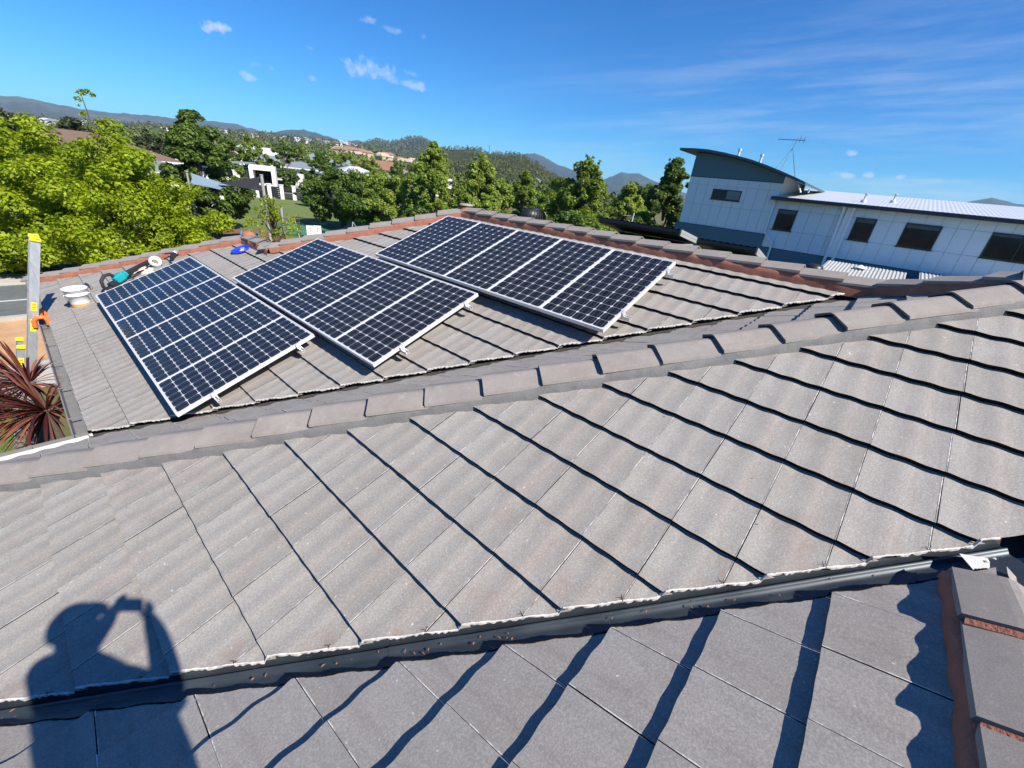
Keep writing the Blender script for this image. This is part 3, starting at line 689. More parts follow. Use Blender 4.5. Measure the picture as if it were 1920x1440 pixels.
# grinder
t = thing('angle_grinder', 'dark angle grinder lying under the ridge capping past the tape roll', 'grinder'); t.matrix_world = on_face(FD, 1.84, 10.14, R_(65), .01)
b = MB(); b.tube([(-.16, 0, .05), (-.10, 0, .055), (.06, 0, .055), (.10, 0, .05)], [.028, .036, .042, .036], 12); part('body', b.mesh('grinder_body', M['black']), t)
b = MB(); b.lathe([(0, -.03), (.045, -.03), (.05, .0), (.04, .035), (0, .04)], 14, 0, None, (.14, 0, .055)); part('gear_head', b.mesh('gear_head', M['alu']), t)
b = MB(); b.lathe([(.0, 0), (.062, .002), (.062, .006), (0, .008)], 20, 0, None, (.14, 0, .015)); part('disc', b.mesh('disc', M['rubber']), t)
b = MB(); b.tube([(.12, .03, .07), (.12, .15, .09)], .016, 8); part('side_handle', b.mesh('side_handle', M['rubber']), t)
b = MB(); b.tube([(-.16, 0, .05), (-.26, .04, .02), (-.34, -.02, .012), (-.42, .05, .012)], .007, 6); part('cord', b.mesh('cord', M['rubber']), t)
# blue lid
t = thing('blue_lid', 'round blue plastic lid lying upside down near the bay ridge', 'lid'); t.matrix_world = on_face(FD, 2.64, 8.98, 0, .012)
b = MB(); b.lathe([(0, .0), (.13, .0), (.15, .004), (.158, .045), (.150, .046), (.142, .012), (.125, .010), (0, .010)], 30); part('dish', b.mesh('dish', M['blue_plastic']), t)
b = MB(); b.lathe([(0, .012), (.045, .012), (.048, .016), (0, .017)], 16, 0, None, (.02, .01, 0)); part('sealant', b.mesh('sealant', M['white_plastic']), t)
# bucket
t = thing('paint_pail', 'white plastic pail with orange label band standing on the lowest tile courses', 'pail'); t.matrix_world = Matrix.Translation((.36, 9.74, FD.surf(.36, 9.74)-.035)) @ Matrix.Rotation(R_(-4), 4, 'Y')
b = MB(); b.lathe([(0, 0), (.112, 0), (.118, .008), (.122, .03)], 28); b.lathe([(.1225, .07), (.132, .20), (.150, .205), (.150, .225), (.136, .23), (.138, .27), (.152, .275), (.153, .30)], 28); part('bucket', b.mesh('bucket', M['white_plastic']), t)
b = MB(); b.lathe([(.1222, .02), (.1245, .075)], 28); part('label_band', b.mesh('label_band', M['label_orange']), t)
b = MB(); b.lathe([(.150, .296), (.162, .297), (.164, .318), (.150, .322), (.140, .314), (0, .314)], 28); part('lid', b.mesh('lid', M['white_plastic']), t)
b = MB(); b.tube([(.156, 0, .215)]+[(.165*math.cos(a), .165*math.sin(a), .215-.10*math.sin(a)) for a in [math.pi*k/12 for k in range(1, 12)]]+[(-.156, 0, .215)], .003, 6); part('handle', b.mesh('handle_wire', M['alu']), t)
# long chisel and brush beside it
for k, (x, y, rot, L, lab) in enumerate([(.47, 10.55, 78, .55, 'dark flat bar lying by the pail, nearer the roof edge'), (.56, 10.62, 96, .50, 'dark scraper lying by the pail, nearer the panels')]):
    t = thing('flat_bar' if k == 0 else 'scraper', lab, 'hand tool', group='hand tools beside the pail'); t.matrix_world = on_face(FD, x, y, R_(rot), .008)
    b = MB(); b.cbox((0, 0, .012), (L*.6, .035, .02), .006); part('blade', b.mesh('blade', M['black']), t)
    b = MB(); b.tube([(-L*.3, 0, .012), (-L*.55, 0, .02), (-L*.66, .01, .02)], [.016, .020, .017], 8); part('handle', b.mesh('handle_wood', M['cut_brown']), t)

# ------------------------------------------------------------------ turbine roof vent behind the ridge
t = thing('turbine_vent', 'black finned turbine roof vent standing behind the ridge capping', 'roof vent', (6.12, 4.93, FG.z(6.12, 4.93)))
b = MB(); b.lathe([(.20, -.10), (.15, .0), (.145, .22)], 20); b.bbox((-.26, -.26, -.12), (.26, .26, -.085)); part('base', b.mesh('vent_base', M['black']), t)
b = MB(); N = 26; prof = [(.150, .20), (.205, .26), (.232, .335), (.222, .41), (.175, .47), (.11, .50)]
vs = []
for k in range(N):
    for i, (r, z) in enumerate(prof):
        a = 2*math.pi*k/N + i*.085; vs.append((r*math.cos(a), r*math.sin(a), z)); a2 = a+2*math.pi/N*1.25; vs.append((r*.90*math.cos(a2), r*.90*math.sin(a2), z))
n = len(prof)*2
b.add(vs, [(k*n+2*i, k*n+2*i+1, k*n+2*i+3, k*n+2*i+2) for k in range(N) for i in range(len(prof)-1)], 0, True); part('fins', b.mesh('fins', M['vent_black'] if 'vent_black' in M else M['black']), t)
b = MB(); b.lathe([(0, .515), (.07, .512), (.115, .50), (.118, .49), (0, .488)], 20); part('cap', b.mesh('vent_cap', M['black']), t)

# ------------------------------------------------------------------ ladder against the eave
LX, LY = -.235, 9.70
foot = Vector((-.94, LY, GROUND_Z)); topv = Vector((.155, LY, -1.52)); ld = (topv-foot).normalized(); ln = Vector((0, 1, 0)).cross(ld)   # ln: face normal
t = thing('extension_ladder', 'aluminium extension ladder with yellow caps leaning on the roof gutter', 'ladder', foot)
def along(s, off, side): return ld*s + ln*off + Vector((0, side, 0))
Lt = (topv-foot).length
def rails(s0, s1, off, w, dep, name):
    for sd in (-1, 1):
        b = MB()
        rot = Matrix((ln, Vector((0, 1, 0)), ld)).transposed()
        c = along((s0+s1)/2, off, sd*w/2)
        b.box(c+Vector((0, sd*.0, 0)), (dep, .006, s1-s0), rot); b.box(c+ln*(dep/2-.004)-Vector((0, sd*.012, 0)), (.006, .026, s1-s0), rot); b.box(c-ln*(dep/2-.004)-Vector((0, sd*.012, 0)), (.006, .026, s1-s0), rot)
        part('stile', b.mesh('stile', M['ladder']), t)
        b = MB(); b.cbox(along(s1+.01, off, sd*w/2), (dep+.014, .05, .06), .012, rot); b.cbox(along(s1+.028, off+.02, sd*w/2), (dep*.6, .05, .04), .012, rot); part('end_cap', b.mesh('end_cap', M['yellow']), t)
    k = 0; s = s0+.2
    while s < s1-.1:
        b = MB(); b.tube([along(s, off, -w/2), along(s, off, w/2)], .016, 8); part('rung', b.mesh('rung', M['ladder']), t); s += .28
rails(.02, 2.25, -.165, .40, .085, 'base'); rails(.55, Lt, -.045, .34, .105, 'fly')
rot = Matrix((ln, Vector((0, 1, 0)), ld)).transposed()
for s0, hh in ((2.92, .13), (2.62, .20), (1.98, .20)):
    b = MB(); off = -.045 if s0 > 2.3 else -.165; w = .34 if s0 > 2.3 else .40
    b.box(along(s0, off, -w/2-.0045), (.062, .003, hh), rot); part('sticker', b.mesh('sticker', M['yellow']), t)
    b = MB()
    for q in range(4): b.box(along(s0-hh*.3+q*hh*.2, off, -w/2-.0068), (.03+.008*(q % 2), .0012, .008), rot)
    part('sticker_print', b.mesh('sticker_print', M['black']), t)
t = thing('gutter_guard', 'orange plastic ladder bracket clipped over the gutter', 'ladder bracket', (-.165, 9.70, -2.74))
b = MB(); b.tube([(-.07, -.19, -.06), (-.07, -.19, .03), (-.03, -.19, .085), (.05, -.19, .085), (.08, -.19, .03), (.08, -.19, -.03)], .032, 8); b.tube([(-.07, .19, -.06), (-.07, .19, .03), (-.03, .19, .085), (.05, .19, .085), (.08, .19, .03), (.08, .19, -.03)], .032, 8); b.bbox((-.04, -.18, .06), (.05, .18, .10)); part('clip', b.mesh('clip', M['orange']), t)
b = MB(); b.cbox((-.085, 0, 0), (.02, .44, .08), .006); part('pad', b.mesh('pad', M['orange']), t)

# ------------------------------------------------------------------ red cordyline by the eave
def cordyline(base, heads, seed):
    r = random.Random(seed)
    t = thing('cordyline_plant', 'spiky red and bronze cordyline growing up beside the eave gutter', 'plant', base)
    B0 = Vector(base)
    b = MB()
    for H in heads: 
        H = Vector(H)-B0; b.tube([(H.x*.25, H.y*.25, 0), H*.55+Vector((.03, 0, 0)), H], [.07, .055, .045], 8)
    part('trunk', b.mesh('trunk', M['bark']), t)
    V = []; 
    for H in heads:
        H = Vector(H)-B0
        for k in range(135):
            az = r.choice([r.uniform(0, 2*math.pi), r.uniform(2.0, 4.3), r.uniform(2.0, 4.6)]); el = R_(r.choice([r.uniform(20, 80), r.uniform(-25, 45), r.uniform(-40, 20)])); L = r.uniform(.45, .85)*(1 if math.cos(az) < .3 else .45); w = r.uniform(.009, .018)
            d = Vector((math.cos(az)*math.cos(el), math.sin(az)*math.cos(el), math.sin(el))); side = d.cross(Vector((0, 0, 1))).normalized(); nrm = side.cross(d)
            pts = []; p = H+d*.04; dd = d.copy(); n = 6
            for i in range(n+1):
                f = i/n; ww = w*(.55+1.2*f)*(1-f**2.2) + .001; ww = min(ww, w)
                pts.append((p - side*ww, p + nrm*ww*.35, p + side*ww)); dd = (dd + Vector((0, 0, -.20*f*(1.3 if el > 0 else .7)))).normalized(); p = p+dd*L/n
            for i in range(n):
                a, c = pts[i], pts[i+1]; V.append([a[0], c[0], c[1], a[1]]); V.append([a[1], c[1], c[2], a[2]])
    V = np.array([[tuple(q) for q in f] for f in V]); me = quads_mesh('foliage', V, M['cordy']); 
    bm = bmesh.new(); bm.from_mesh(me); bmesh.ops.remove_doubles(bm, verts=bm.verts, dist=1e-5); bm.to_mesh(me); bm.free()
    part('foliage', me, t)
cordyline((-.40, 7.1, GROUND_Z), [(-.42, 7.35, -2.86), (-.36, 6.75, -3.0)], 5)
# ------------------------------------------------------------------ ground, roads, lawns
def struct(name, mesh, loc=(0, 0, 0)):
    o = link(bpy.data.objects.new(name, mesh)); o['kind'] = 'structure'; o.location = loc; return o
def ground_mat(name, c0, c1, scale=.05, rough=.95, fine=3., bump=.3):
    t = NT(name); P = t.pos(); n = t.noise(scale, 6, .6, P); f = t.noise(fine, 5, .65, P); g = t.noise(fine*9, 3, .7, P)
    c = t.mix(t.rng(n, .35, .65), c0, c1); c = t.mix(t.rng(f, .45, .7, 0, .4), c, tuple(x*.6 for x in c0)); c = t.mix(t.rng(g, .5, .7, 0, .25), c, tuple(x*1.4 for x in c1))
    t.bump(f, bump, .05); return t.set(c, rough, 0, .2)
M['field'] = ground_mat('dry_grass_ground', (.10, .105, .035), (.15, .13, .055))
M['lawn'] = ground_mat('lawn_grass', (.095, .135, .035), (.14, .18, .055), .3)
M['dirt'] = ground_mat('orange_gravel', (.40, .235, .12), (.50, .31, .17), .8)
M['bark_mulch'] = ground_mat('bark_mulch', (.17, .075, .045), (.24, .11, .065), .9)
M['asphalt'] = ground_mat('asphalt', (.10, .115, .115), (.13, .145, .145), .4)
M['concrete'] = ground_mat('concrete_path', (.36, .33, .29), (.44, .41, .37), .6)
M['turf'] = ground_mat('green_play_surface', (.04, .15, .085), (.06, .19, .11), .6)
G0 = GROUND_Z
def disc(R, n=64):
    b = MB(); vs = [(0, 0, 0)]
    for r in (60, 240, 1500, R): vs += [(r*math.cos(2*math.pi*k/n), r*math.sin(2*math.pi*k/n), 0) for k in range(n)]
    fs = [(0, 1+k, 1+(k+1) % n) for k in range(n)]
    for q in range(3): fs += [(1+q*n+k, 1+(q+1)*n+k, 1+(q+1)*n+(k+1) % n, 1+q*n+(k+1) % n) for k in range(n)]
    b.add(vs, fs); return b.mesh('ground', M['field'])
struct('ground', disc(9000), (0, 0, G0))
def sheet(name, pts, mat, lift): 
    b = MB(); b.add([(x, y, G0+lift) for x, y in pts], [tuple(range(len(pts)))]); return struct(name, b.fix(b.mesh(name, mat)))
sheet('lawn', [(-30, -8), (-.9, -8), (-.9, 13.2), (-30, 13.2)], M['lawn'], .004)
sheet('footpath', [(-30, 13.2), (14, 13.2), (14, 15.0), (-30, 15.0)], M['concrete'], .02)
sheet('verge', [(-30, 15.0), (14, 15.0), (14, 18.9), (-30, 18.9)], M['dirt'], .008)
sheet('road', [(-60, 19.1), (40, 19.1), (40, 23.6), (-60, 23.6)], M['asphalt'], .004)
for y0, y1 in ((18.9, 19.1), (23.6, 23.85)):
    b = MB(); b.bbox((-60, y0, G0-.1), (40, y1, G0+.12)); struct('kerb', b.mesh('kerb', M['concrete']))
b = MB(); b.add([(-60, 21.3, G0+.008), (40, 21.3, G0+.008), (40, 21.4, G0+.008), (-60, 21.4, G0+.008)], [(0, 1, 2, 3)]); struct('road_marking', b.mesh('road_marking', M['white_plastic']))
sheet('footpath', [(-60, 23.85), (60, 23.85), (60, 25.4), (-60, 25.4)], M['concrete'], .06)
sheet('park_lawn', [(-10, 25.4), (70, 25.4), (60, 62), (0, 72)], M['lawn'], .004)
sheet('play_area', [(4, 26.2), (13.2, 26.2), (12.6, 37), (5, 38)], M['bark_mulch'], .008)
sheet('play_turf', [(13.5, 30.5), (21.5, 30.5), (22.5, 40), (15, 41)], M['turf'], .008)
def polar(az, R, z=G0): return Vector((R*math.sin(R_(az)), R*math.cos(R_(az)), z))
def band(name, az0, az1, Rs, mat, lift):
    pts = [polar(az0, Rs[0]), polar(az1, Rs[1]), polar(az1, Rs[3]), polar(az0, Rs[2])]; return sheet(name, [(p.x, p.y) for p in pts], mat, lift)
band('side_road', 17.2, 31, (112, 70, 122, 78), M['asphalt'], .006)
band('driveway', 20, 23.6, (84, 78, 100, 92), M['concrete'], .010)
# blades of grass on the nearest lawn
N = 9000; px = rng.uniform(-2.6, -.92, N); py = rng.uniform(7.5, 13.1, N); h = rng.uniform(.03, .08, N); a = rng.uniform(0, 6.28, N); w = .006
V = np.zeros((N, 3, 3)); V[:, 0] = np.stack([px-w*np.cos(a), py-w*np.sin(a), np.full(N, G0)], 1); V[:, 1] = np.stack([px+w*np.cos(a), py+w*np.sin(a), np.full(N, G0)], 1); V[:, 2] = np.stack([px+rng.normal(0, .02, N), py+rng.normal(0, .02, N), G0+h], 1)
go = link(bpy.data.objects.new('grass', quads_mesh('grass', V, M['leaf_mid'], 3))); go['kind'] = 'stuff'

# ------------------------------------------------------------------ two-storey office building on the right (wall plane x = 32)
XW, KB = 32.0, 32/28
M['clad'] = plain('cladding_pale_blue', (.66, .76, .81), .55, 0, .06, .5)
M['clad_gap'] = plain('cladding_joint', (.46, .52, .56), .7)
M['dark_blue'] = plain('render_dark_blue', (.075, .16, .205), .65, 0, .12, .7)
M['navy'] = plain('fascia_navy', (.018, .026, .042), .5, 0, .1)
M['roof_white'] = plain('corrugated_pale', (.62, .63, .63), .38, .25, .08, .6)
M['roof_dull'] = plain('corrugated_weathered', (.43, .44, .43), .5, .15, .15, 1.5)
M['frame_dark'] = plain('window_frame_dark', (.03, .033, .036), .4, .3)
t = NT('dark_glass'); n = t.noise(.9, 3, .5, t.pos()); M['glass'] = t.set(t.ramp(n, [(.35, (.006, .008, .010)), (.65, (.014, .017, .02))]), .06, 0, .25)
M['glass_curtain'] = plain('curtain_glass', (.12, .15, .18), .12, 0, .1, 2); M['blind'] = plain('blind_behind_glass', (.055, .062, .068), .2, 0, .15, 4)
M['pipe'] = plain('downpipe_pale', (.80, .85, .86), .45, 0, .05)
ob = thing('office_building', 'pale blue two-storey panel-clad building with a curved-roof tower on the right', 'building', (XW, 2, G0))
OB = Matrix.Translation((-XW, -2, -G0))
def opart(name, me, label=None): return part(name, me, ob, mat=OB, label=label)
ty0, ty1 = 5.66*KB, 10.70*KB; tz0, tz1 = -1.07*KB, 1.52*KB
b = MB(); b.bbox((XW+.03, -17, G0-.2), (XW+10, ty0, .86*KB)); opart('wall', b.mesh('wing_wall', M['clad_gap']))
b = MB(); b.bbox((XW-.0, -17, G0-.2), (XW+.028, ty0-.002, -1.745*KB)); b.bbox((XW-.05, ty0, G0-.2), (XW+7.5, ty1+.22, tz0-.02)); opart('wall_base', b.mesh('base_wall', M['dark_blue']))
curve = [(11.52, 2.93), (10.7, 2.94), (9.9, 2.91), (8.96, 2.79), (8.2, 2.66), (7.4, 2.50), (6.6, 2.29), (5.9, 2.08), (5.1, 1.82), (4.55, 1.62)]
curve = [(y*KB, z*KB) for y, z in curve]
cin = [(y, z) for y, z in curve if ty0-.3 < y < ty1+.3]
def cz(y):
    for (a, za), (c, zc) in zip(curve, curve[1:]):
        if c <= y <= a: return za+(zc-za)*(y-a)/(c-a)
ys = [ty1-(ty1-ty0)*k/10 for k in range(11)]
b = MB(); b.prism([(ty0, tz0), (ty1, tz0)]+[(y, cz(y)-.16) for y in ys], XW+.03, XW+7.4, 'x'); opart('tower_wall', b.fix(b.mesh('tower_wall', M['clad_gap'])))
b = MB(); b.prism([(ty0+.002, tz1+.03), (ty1+.01, tz1+.03)]+[(y+.002, cz(y)-.165) for y in ys], XW-.012, XW+.028, 'x'); opart('tower_upper_band', b.fix(b.mesh('upper_band', M['dark_blue'])))
b = MB(); b.bbox((XW-.03, ty0, tz1-.0), (XW+.026, ty1+.02, tz1+.03)); b.bbox((XW-.07, ty0-.02, tz0-.02), (XW+.026, ty1+.24, tz0)); b.bbox((XW-.02, -17, -1.745*KB), (XW+.027, ty0-.01, -1.725*KB)); opart('flashing', b.mesh('band_flashing', M['navy']))
b = MB(); top = curve; bot = [(y, z-.14) for y, z in curve][::-1]; b.prism(top+bot, XW-.75, XW+8.2, 'x'); opart('curved_roof', b.fix(b.mesh('curved_roof', M['frame_slate'] if 'frame_slate' in M else M['dark_slate'] if 'dark_slate' in M else M['navy_roof'] if 'navy_roof' in M else plain('slate_blue_roof', (.06, .085, .10), .5, .1, .1, .6))))
b = MB(); b.tube([(XW-.5, curve[-1][0]+.35, curve[-1][1]-.15), (XW-.5, curve[-1][0]+.1, 1.30)], .05, 8); b.tube([(XW+2.6, curve[-1][0]+.2, curve[-1][1]-.2), (XW+2.6, curve[-1][0]+.2, 1.45)], .05, 8); opart('bracket_post', b.mesh('bracket_post', M['roof_white']))
# cladding panels, one by one
pm = {}
def clad(y0, y1, z0, z1):
    k = (round(y1-y0, 3), round(z1-z0, 3))
    if k not in pm:
        b = MB(); b.cbox((0, 0, 0), (.028, k[0]-.016, k[1]-.016), .004); pm[k] = b.mesh('cladding_panel', M['clad'])
    part('cladding_panel', pm[k], ob, loc=(.010, (y0+y1)/2-2, (z0+z1)/2-G0))
nt = 9; w = (ty1-ty0)/nt
for k in range(nt):
    for z0, z1 in ((tz0, .07*KB), (.07*KB, 1.15*KB), (1.15*KB, tz1)): clad(ty0+k*w, ty0+(k+1)*w, z0, z1)
w = .655; y = ty0
while y > -15.5:
    for z0, z1 in ((-1.725*KB, -.76*KB), (-.76*KB, .27*KB), (.27*KB, .80*KB)): clad(y-w, y, z0, z1)
    y -= w
def window(y0, y1, z0, z1, split, lab=None):
    y0, y1, z0, z1 = [q*KB for q in (y0, y1, z0, z1)]
    b = MB(); f = .06
    for a, c in (((y0, z0), (y1, z0+f)), ((y0, z1-f), (y1, z1)), ((y0, z0+f), (y0+f, z1-f)), ((y1-f, z0+f), (y1, z1-f))): b.bbox((XW-.045, a[0], a[1]), (XW+.01, c[0], c[1]))
    if split: m_ = (y0+y1)/2; b.bbox((XW-.04, m_-.025, z0+f), (XW+.01, m_+.025, z1-f))
    b.bbox((XW-.075, y0-.05, z0-.05), (XW+.0, y1+.05, z0-.002))
    wd = opart('window', b.mesh('window', M['frame_dark'])); wd.name = 'window'
    ps = [(y0+f, y1-f)] if not split else [(y0+f, (y0+y1)/2-.025), ((y0+y1)/2+.025, y1-f)]
    for a, c in ps:
        b = MB(); b.bbox((XW-.022, a, z0+f), (XW-.014, c, z1-f)); o = part('pane', b.mesh('pane', M['glass_curtain'] if split and a == ps[0][0] and z1-z0 < .8 else M['glass']), wd)
        if z1-z0 > .8:
            b = MB(); hh = .10+.16*((int(a*37) % 5)/4); b.bbox((XW-.0265, a+.02, z1-f-hh), (XW-.0225, c-.02, z1-f-.005)); part('blind', b.mesh('blind', M['blind']), wd)
    return wd
window(7.56, 9.17, .43, .97, True)
for y0, y1, sp in ((4.50, 5.42, False), (1.08, 1.92, False), (-1.32, -.03, False), (-4.9, -2.95, True), (-8.3, -6.6, True), (-11.9, -10.3, False)): window(y0, y1, -.76, .29, sp)
# corrugated wing roof with navy gutter fascia
def corrugated(name, y0, y1, x0, z0, x1, z1, pitch, amp, mat):
    b = MB(); n = int((y1-y0)/pitch)*4; vs = []
    for k in range(n+1):
        y = y0+(y1-y0)*k/n; h = amp*(0, 1, 1, 0)[k % 4]
        vs += [(x0, y, z0+h), (x1, y, z1+h)]
    b.add(vs, [(2*k, 2*k+1, 2*k+3, 2*k+2) for k in range(n)]); return b.fix(b.mesh(name, mat))
opart('roof', corrugated('wing_roof', -17, ty0+.28, XW-.50, .98, XW+9.5, 1.98, .19, .009, M['roof_white']))
b = MB(); b.bbox((XW-.56, -17, .78), (XW-.46, ty0+.28, .975)); b.bbox((XW-.458, -17, .84), (XW+.02, ty0+.26, .87)); opart('fascia', b.mesh('eave_fascia', M['navy']))
def pipe(pts, r, name='downpipe'):
    b = MB(); b.tube([(x, y*KB, z*KB) for x, y, z in pts], r, 8, 0, True, False); opart(name, b.mesh(name, M['pipe']))
pipe([(XW-.45, 5.74, .70), (XW-.12, 5.72, .55), (XW-.12, 5.69, -.98), (XW-.14, 5.14, -1.47), (XW-.14, 5.10, -3.6)], .06)
pipe([(XW-.45, 2.60, .78), (XW-.12, 2.56, .60), (XW-.12, 2.48, -1.75), (XW-.12, 2.46, -3.6)], .085); pipe([(XW-.45, 2.16, .84), (XW-.12, 2.16, .6), (XW-.12, 2.14, -1.75), (XW-.12, 2.14, -3.6)], .085)
b = MB(); b.bbox((XW-.10, 2.22*KB, -1.72*KB), (XW-.006, 2.42*KB, .80*KB)); opart('expansion_cover', b.mesh('expansion_cover', M['pipe']))
for y, z0, z1 in ((8.95, 2.72, 3.28), (7.65, 2.50, 3.05)):
    s_ = 34/30; b = MB(); b.tube([(XW+2, y*s_, cz(min(12.9, y*s_))-.1), (XW+2, y*s_, z1*s_-.1)], .075, 10); b.tube([(XW+2, y*s_, z1*s_-.12), (XW+2, y*s_, z1*s_)], .11, 10); opart('vent_pipe', b.mesh('vent_pipe', M['white_plastic']))
for y, x in ((2.0*KB, XW+1.2), (.9*KB, XW+3.0)):
    zz = .98+(x-XW+.5)*.1; b = MB(); b.lathe([(.16, .0), (.13, .12), (.05, .16), (.05, .42), (.09, .43), (.09, .47), (0, .48)], 12, 0, None, (x, y, zz)); opart('roof_vent', b.mesh('roof_vent', M['clad_gap']))
# aerial on the tower
t = thing('tv_antenna', 'thin television antenna on a guyed mast above the curved-roof tower', 'antenna', (XW+2.2, 7.38, 2.4))
b = MB(); b.tube([(0, 0, 0), (0, -.42, 2.05)], .022, 6); part('mast', b.mesh('mast', M['alu']), t)
b = MB(); b.tube([(0, .70, 1.95), (0, -.85, 1.92)], .016, 6); 
part('boom', b.mesh('boom', M['frame_dark']), t)
b = MB()
for k in range(9): yy = .66-k*.18; L = .18+.04*k; b.tube([(-L, yy, 1.945), (L, yy, 1.945)], .008, 5)
b.tube([(0, -.78, 1.75), (0, -.78, 2.12)], .01, 5); b.tube([(0, -.55, 1.78), (0, -.55, 2.2)], .01, 5); part('elements', b.mesh('elements', M['frame_dark']), t)
b = MB(); b.tube([(0, -.30, 1.5), (0, -1.15, -.45)], .008, 5); b.tube([(0, -.30, 1.5), (1.2, -.85, -.3)], .008, 5); b.tube([(0, -.3, 1.5), (-.3, .35, .0)], .007, 5); part('guy_wire', b.mesh('guy_wire', M['frame_dark']), t)
# low corrugated roofs at the foot of the building
lr = thing('lean_to', 'low bright corrugated lean-to roof at the foot of the pale blue building', 'lean-to', (29, -2, G0))
LO = Matrix.Translation((-29, 2, -G0))
part('roof', corrugated('lean_roof', -1.0, 2.55, 26.2, -2.55, 30.8, -2.08, .15, .03, M['roof_dull']), lr, mat=LO)
part('roof', corrugated('lean_roof', -8.5, -1.5, 26.6, -2.35, 31.4, -1.98, .15, .03, M['roof_dull']), lr, mat=LO)
b = MB(); b.bbox((26.4, -8.4, G0-.1), (31.3, 2.4, -2.66)); part('wall', b.mesh('lean_wall', M['dark_blue']), lr, mat=LO)
b = MB(); b.bbox((26.1, -8.5, -2.72), (26.25, 2.55, -2.56)); b.bbox((26.3, .62, -2.52), (30.7, .78, -2.44) if False else (30.7, .78, -2.5)); part('gutter', b.mesh('lean_gutter', M['navy']), lr, mat=LO)
b = MB(); b.lathe([(.0, .30), (.30, .16), (.33, .13), (.10, .12), (.10, -.3)], 14, 0, None, (29.6, .95, -2.25)); part('vent_cowl', b.mesh('vent_cowl', M['white_plastic']), lr, mat=LO)
t = thing('turbine_vent', 'small dark round turbine vent by the low corrugated roof', 'roof vent', (25.2, 2.52, -2.75))
b = MB(); b.lathe([(.22, 0), (.22, .3), (.36, .38), (.42, .55), (.36, .72), (.15, .80), (0, .81)], 18); part('dome', b.mesh('dome', M['frame_dark']), t)
b = MB(); b.bbox((24.2, 1.9, G0-.1), (26.05, 3.2, -2.76)); part('base', b.mesh('vent_base', M['dark_blue']), t, mat=Matrix.Translation((-25.2, -2.52, 2.75)))
# two dark skillion-roofed sheds between
M['char'] = plain('charcoal_sheet', (.022, .028, .034), .5, .1, .15, 1.5); M['grey_trim'] = plain('grey_trim', (.30, .30, .29), .6, 0, .08, 2)
def shed(nm, lab, y0, y1, x0, z0, x1, z1, th):
    t = thing(nm, lab, 'carport', ((x0+x1)/2, (y0+y1)/2, G0), group=None); T = Matrix.Translation((-(x0+x1)/2, -(y0+y1)/2, -G0))
    part('roof', corrugated('shed_roof', y0, y1, x0, z0, x1, z1, .2, .02, M['char']), t, mat=T)
    b = MB(); b.prism([(x0-.02, z0-.015), (x0-.02, z0-th*.55), (x0+.1, z0-th), (x1, z1-th), (x1, z1-.015)], y0+.02, y1, 'y'); part('fascia', b.fix(b.mesh('shed_fascia', M['char'])), t, mat=T)
    b = MB()
    for q in range(2): b.prism([(x0-.04, z0+.01-q*th*.5), (x0-.04, z0-th*.42-q*th*.5), (x1, z1-th*.42-q*th*.5), (x1, z1+.01-q*th*.5)], y0-.03, y0+.018, 'y')
    part('barge_board', b.fix(b.mesh('barge_board', M['grey_trim'])), t, mat=T)
    b = MB(); b.bbox((x0+.14, y0+.1, G0-.1), (x1-.05, y1-.25, min(z0, z1)-th-.005)); part('wall', b.mesh('shed_wall', M['char']), t, mat=T)
    b = MB(); b.bbox((x0+.3, y0+.03, min(z0, z1)-th-.8), (x1-.06, y0+.097, min(z0, z1)-th-.01)); part('end_panel', b.mesh('end_panel', M['grey_trim']), t, mat=T)
shed('carport', 'dark skillion carport roof with pale end trim, the higher and farther of two', 5.2, 8.25, 14.0, -.755, 15.6, -1.02, .20)
shed('carport', 'dark skillion carport roof with pale end trim, the lower one before the blue tower', 3.1, 4.95, 15.0, -.99, 16.6, -1.36, .20)
t = thing('roof_aerial', 'small white aerial standing behind the higher dark carport roof', 'aerial', (15.2, 7.55, -1.0))
b = MB(); b.tube([(0, 0, -.0), (0, -.02, .50)], .018, 6); part('mast', b.mesh('aerial_mast', M['white_plastic']), t); b = MB(); b.tube([(0, .32, .36), (0, -.05, .42)], .01, 5); part('boom', b.mesh('aerial_boom', M['white_plastic']), t)

